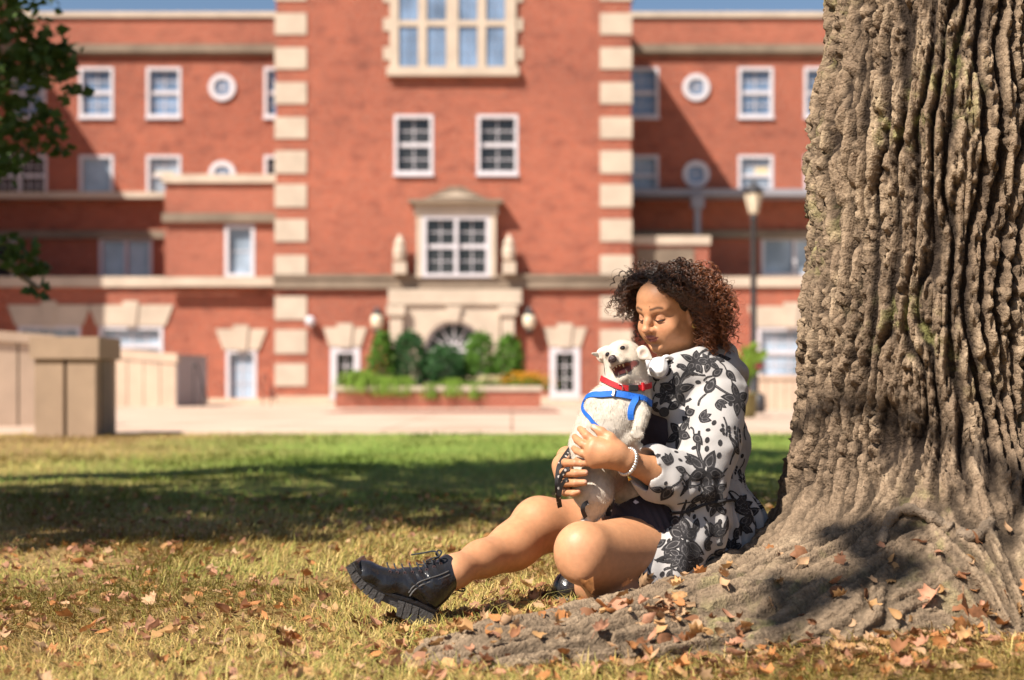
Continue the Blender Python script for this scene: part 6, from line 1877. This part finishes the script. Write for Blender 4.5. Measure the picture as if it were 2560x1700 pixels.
# ------------------------------------------------------------------ fallen leaves
def leaf_shape(kind):
    if kind == 0:      # lobed
        pr = [(0, 1.0), (.16, .70), (.34, .74), (.30, .50), (.50, .42), (.38, .22), (.40, .0), (.14, -.02), (0, -.10)]
    elif kind == 1:    # pointed oval
        pr = [(0, 1.0), (.18, .70), (.32, .40), (.34, .15), (.20, -.08), (0, -.15)]
    else:              # three-lobed
        pr = [(0, .95), (.20, .60), (.46, .58), (.42, .30), (.30, .05), (.10, -.04), (0, -.10)]
    return pr
def leaf_variant(kind, curl, fold, rg):
    pr = leaf_shape(kind); n = len(pr); V = []; F = []
    def bend(x, y): return (x * (1 - .10 * curl), y, curl * (x * x * .9 + (y - .45) ** 2 * .55) + fold * abs(x) * .8 + .05 * math.sin(7 * x + 5 * y))
    for x, y in pr: V.append(bend(x, y))                          # right edge
    for x, y in pr[1:-1]: V.append(bend(-x * rg.uniform(.85, 1.1), y + rg.uniform(-.03, .03)))   # left edge
    m0 = len(V)
    for x, y in pr[1:-1]: V.append(bend(0, y * .9 + .03))
    k = n - 2
    R_ = list(range(0, n)); L_ = [0] + list(range(n, n + k)) + [n - 1]; Mi = [0] + list(range(m0, m0 + k)) + [n - 1]
    for i in range(n - 1):
        for E in ((R_, Mi), (Mi, L_)):
            q = [E[0][i], E[0][i + 1], E[1][i + 1], E[1][i]]; q2 = []
            for v in q:
                if v not in q2: q2.append(v)
            if len(q2) > 2: F.append(tuple(q2))
    st = len(V); V += [(-.015, -.10, V[n - 1][2]), (.015, -.10, V[n - 1][2]), (.02, -.42, .06), (-.005, -.42, .06)]; F.append((st, st + 1, st + 2, st + 3))
    return np.array(V), F
LCOL = {"pale": (.52, .32, .18), "orange": (.44, .185, .065), "brown": (.26, .115, .055), "tan": (.50, .28, .12), "pinkish": (.46, .225, .135)}
def mat_dry(name, col):
    m, nt, b = nodes_of(name)
    tc = N(nt, "ShaderNodeTexCoord"); no = N(nt, "ShaderNodeTexNoise", i_Scale=2.2, i_Detail=5.0, i_Roughness=.65); nt.links.new(tc.outputs["Object"], no.inputs["Vector"])
    oi = N(nt, "ShaderNodeObjectInfo"); ad = N(nt, "ShaderNodeMath", operation='MULTIPLY_ADD', i_1=.35, i_2=-.17); nt.links.new(oi.outputs["Random"], ad.inputs[0])
    sm = N(nt, "ShaderNodeMath", operation='ADD'); nt.links.new(no.outputs[0], sm.inputs[0]); nt.links.new(ad.outputs[0], sm.inputs[1])
    r = ramp(nt, [(.25, tuple(c * .45 for c in col)), (.5, col), (.75, tuple(min(1, c * 1.25) for c in col))]); nt.links.new(sm.outputs[0], r.inputs[0]); nt.links.new(r.outputs[0], b.inputs["Base Color"])
    b.inputs["Roughness"].default_value = .65; b.inputs["Specular IOR Level"].default_value = .25
    tl = N(nt, "ShaderNodeBsdfTranslucent"); nt.links.new(r.outputs[0], tl.inputs["Color"]); ms = N(nt, "ShaderNodeMixShader", i_0=.22)
    nt.links.new(b.outputs[0], ms.inputs[1]); nt.links.new(tl.outputs[0], ms.inputs[2]); nt.links.new(ms.outputs[0], nt.nodes["Material Output"].inputs["Surface"])
    return m
LM = {k: mat_dry("dry_leaf_" + k, v) for k, v in LCOL.items()}
variants = []
for kind in (0, 1, 2):
    for curl, fold in ((.5, .25), (1.3, .45), (2.0, .2), (.9, 1.1), (-.9, .4)):
        V, F = leaf_variant(kind, curl, fold, rg)
        for cn in LCOL: variants.append((kind, abs(curl) > .8 or fold > .6, cn, V, F))
meshes = []
for kind, cu, cn, V, F in variants:
    me = bpy.data.meshes.new("fallen_leaf"); me.from_pydata([tuple(v) for v in V], [], F); me.update(); me.materials.append(LM[cn])
    me.polygons.foreach_set("use_smooth", np.ones(len(me.polygons), dtype=bool)); meshes.append((kind, cu, cn, me))
def drop(x, y):
    """what a leaf falling here comes to rest on"""
    z = float(ground_z(x, y)) + .006; nrm = Vector((0, 0, 1)); on = "grass"
    h, n_, _, _ = bark_bvh.ray_cast(Vector((x, y, 1.2)), Vector((0, 0, -1)), 1.5) if y < 3.45 or x < .5 else (None, None, None, None)
    if h is not None and h.z > z and h.z < .26: z, nrm, on = h.z + .002, n_, "root"
    return z, nrm, on
spots = []
def cluster(px, py, n, sx, sy, smin, smax, pal=None):
    Y = CAM_H * FPX / (py - HOR); x0 = WX(px, Y)
    for _ in range(n): spots.append((x0 + rg.normal(0, sx), Y + rg.normal(0, sy), rg.uniform(smin, smax), pal))
# drifts the photograph shows along the root and below it
for px, py, n, sx, sy in ((1250, 1530, 18, .05, .05), (1310, 1505, 16, .05, .05), (1150, 1585, 14, .06, .05), (1210, 1560, 7, .05, .05), (1370, 1555, 4, .03, .03), (1330, 1585, 3, .02, .02), (1450, 1470, 8, .10, .06), (1560, 1485, 7, .08, .04),
                          (1600, 1630, 18, .06, .035), (1690, 1645, 16, .06, .035), (1500, 1680, 9, .08, .03), (1280, 1655, 6, .04, .04), (1050, 1660, 9, .07, .05), (1150, 1690, 9, .09, .04), (1000, 1690, 6, .06, .04), (1800, 1680, 12, .10, .05), (1930, 1670, 10, .10, .05), (2080, 1665, 16, .12, .05), (2350, 1640, 20, .12, .05), (2480, 1665, 18, .10, .05), (2200, 1690, 16, .12, .04), (1650, 1690, 12, .1, .04), (1400, 1690, 8, .1, .03), (1950, 1400, 5, .04, .05), (1860, 1450, 6, .05, .05)):
    cluster(px, py, n, sx, sy, .024, .044)
for px, py in ((2100, 1430), (2380, 1500), (2300, 1340), (2350, 1350), (2420, 1320), (2540, 1440)):
    Y = 3.2; spots.append((WX(px, Y) + rg.normal(0, .02), Y - .05 + rg.normal(0, .04), rg.uniform(.04, .06), None))
n_big = len(spots)
for (x, y, s_, p_) in list(spots):          # crumbs and smaller leaves among the drifts
    for _ in range(1): spots.append((x + rg.normal(0, .07), y + rg.normal(0, .05), rg.uniform(.018, .036), None))
for _ in range(230):
    y = rg.uniform(2.75, 5.2); x = rg.uniform(-1, .75) * y * 1300 / FPX
    spots.append((x, y, rg.uniform(.026, .052), None))
places = {"root": "lying on the spreading tree root", "grass": "lying on the dry grass"}
near = sorted(spots, key=lambda s: -s[2] / s[1])
made = 0; rest = []; used = set()
for (x, y, s, pal) in near:
    z, nrm, on = drop(x, y)
    px = 1280 + x * FPX / y
    if not (-30 < px < 2590) or y < 2.7: continue
    vi = int(rg.integers(len(meshes))); kind, cu, cn, me = meshes[vi]
    R_ = nrm.to_track_quat('Z', 'Y').to_matrix() @ Euler((rg.normal(0, .45), rg.normal(0, .45), rg.uniform(0, 6.28))).to_matrix()
    if made < 290:
        o = bpy.data.objects.new("fallen_leaf", me); COL.objects.link(o)
        o.location = (x, y, z + s * .12); o.rotation_euler = R_.to_euler(); o.scale = (s, s, s)
        t_ = R_ @ Vector((0, 1, 0)); tip = ("pointing away" if t_.y > 0 else "pointing nearer") if abs(t_.y) > abs(t_.x) else ("pointing right" if t_.x > 0 else "pointing left")
        if on == "root": where = "on the root's far tip" if px < 1250 else "on the long root" if px < 1750 else "on the trunk's foot" if px < 2150 else "by the looping root"
        elif px < 500: where = "on the grass, far corner" if y > 3.4 else "on the grass, near corner"
        elif px < 860: where = "on the grass beyond the boot" if y > 3.5 else "on the grass before the boot"
        elif px < 1120: where = "on the grass under the boot" if y < 3.6 else "on the grass behind the boot"
        elif px < 1350: where = "on the grass by the root's tip"
        elif px < 1750: where = "in the drift below the long root"
        elif px < 2200: where = "in the drift below the trunk"
        else: where = "in the drift below the looping root"
        for _ in range(60):          # another leaf of the heap if this description is taken
            lab = f"{'large' if s > .035 else 'small'} {'curled' if cu else 'flat'} {cn} {('lobed', 'oval', 'three-pointed')[kind]} leaf, tip {tip}, {where}"
            if lab not in used: break
            kind, cu, cn, me = meshes[int(rg.integers(len(meshes)))]; o.data = me
        used.add(lab); tag(o, lab, "leaf", "fallen leaves round the tree")
        made += 1
    else: rest.append((x, y, z, s, vi, R_))
for _ in range(3300):
    y = 2.75 + 5.2 * rg.uniform() ** 1.25; x = rg.uniform(-1, .9) * y * 1300 / FPX
    z, nrm, on = drop(x, y)
    if on == "root" and rg.uniform() < .9: continue
    rest.append((x, y, z, rg.uniform(.014, .042), int(rg.integers(len(meshes))), Euler((rg.normal(0, .4), rg.normal(0, .4), rg.uniform(0, 6.28))).to_matrix()))
mb = MB(); ck = list(LCOL)
for (x, y, z, s, vi, R_) in rest:
    kind, cu, cn, V, F = variants[vi]
    Vw = (V * s) @ np.array(R_).T + np.array([x, y, z + s * .1])
    mb.add(Vw, F, ck.index(cn))
lt = mb.build("leaf_litter", [LM[k] for k in ck], None, True); tag(lt, "scattered small dry leaves and leaf crumbs over the lawn", "leaf litter", kind="stuff")
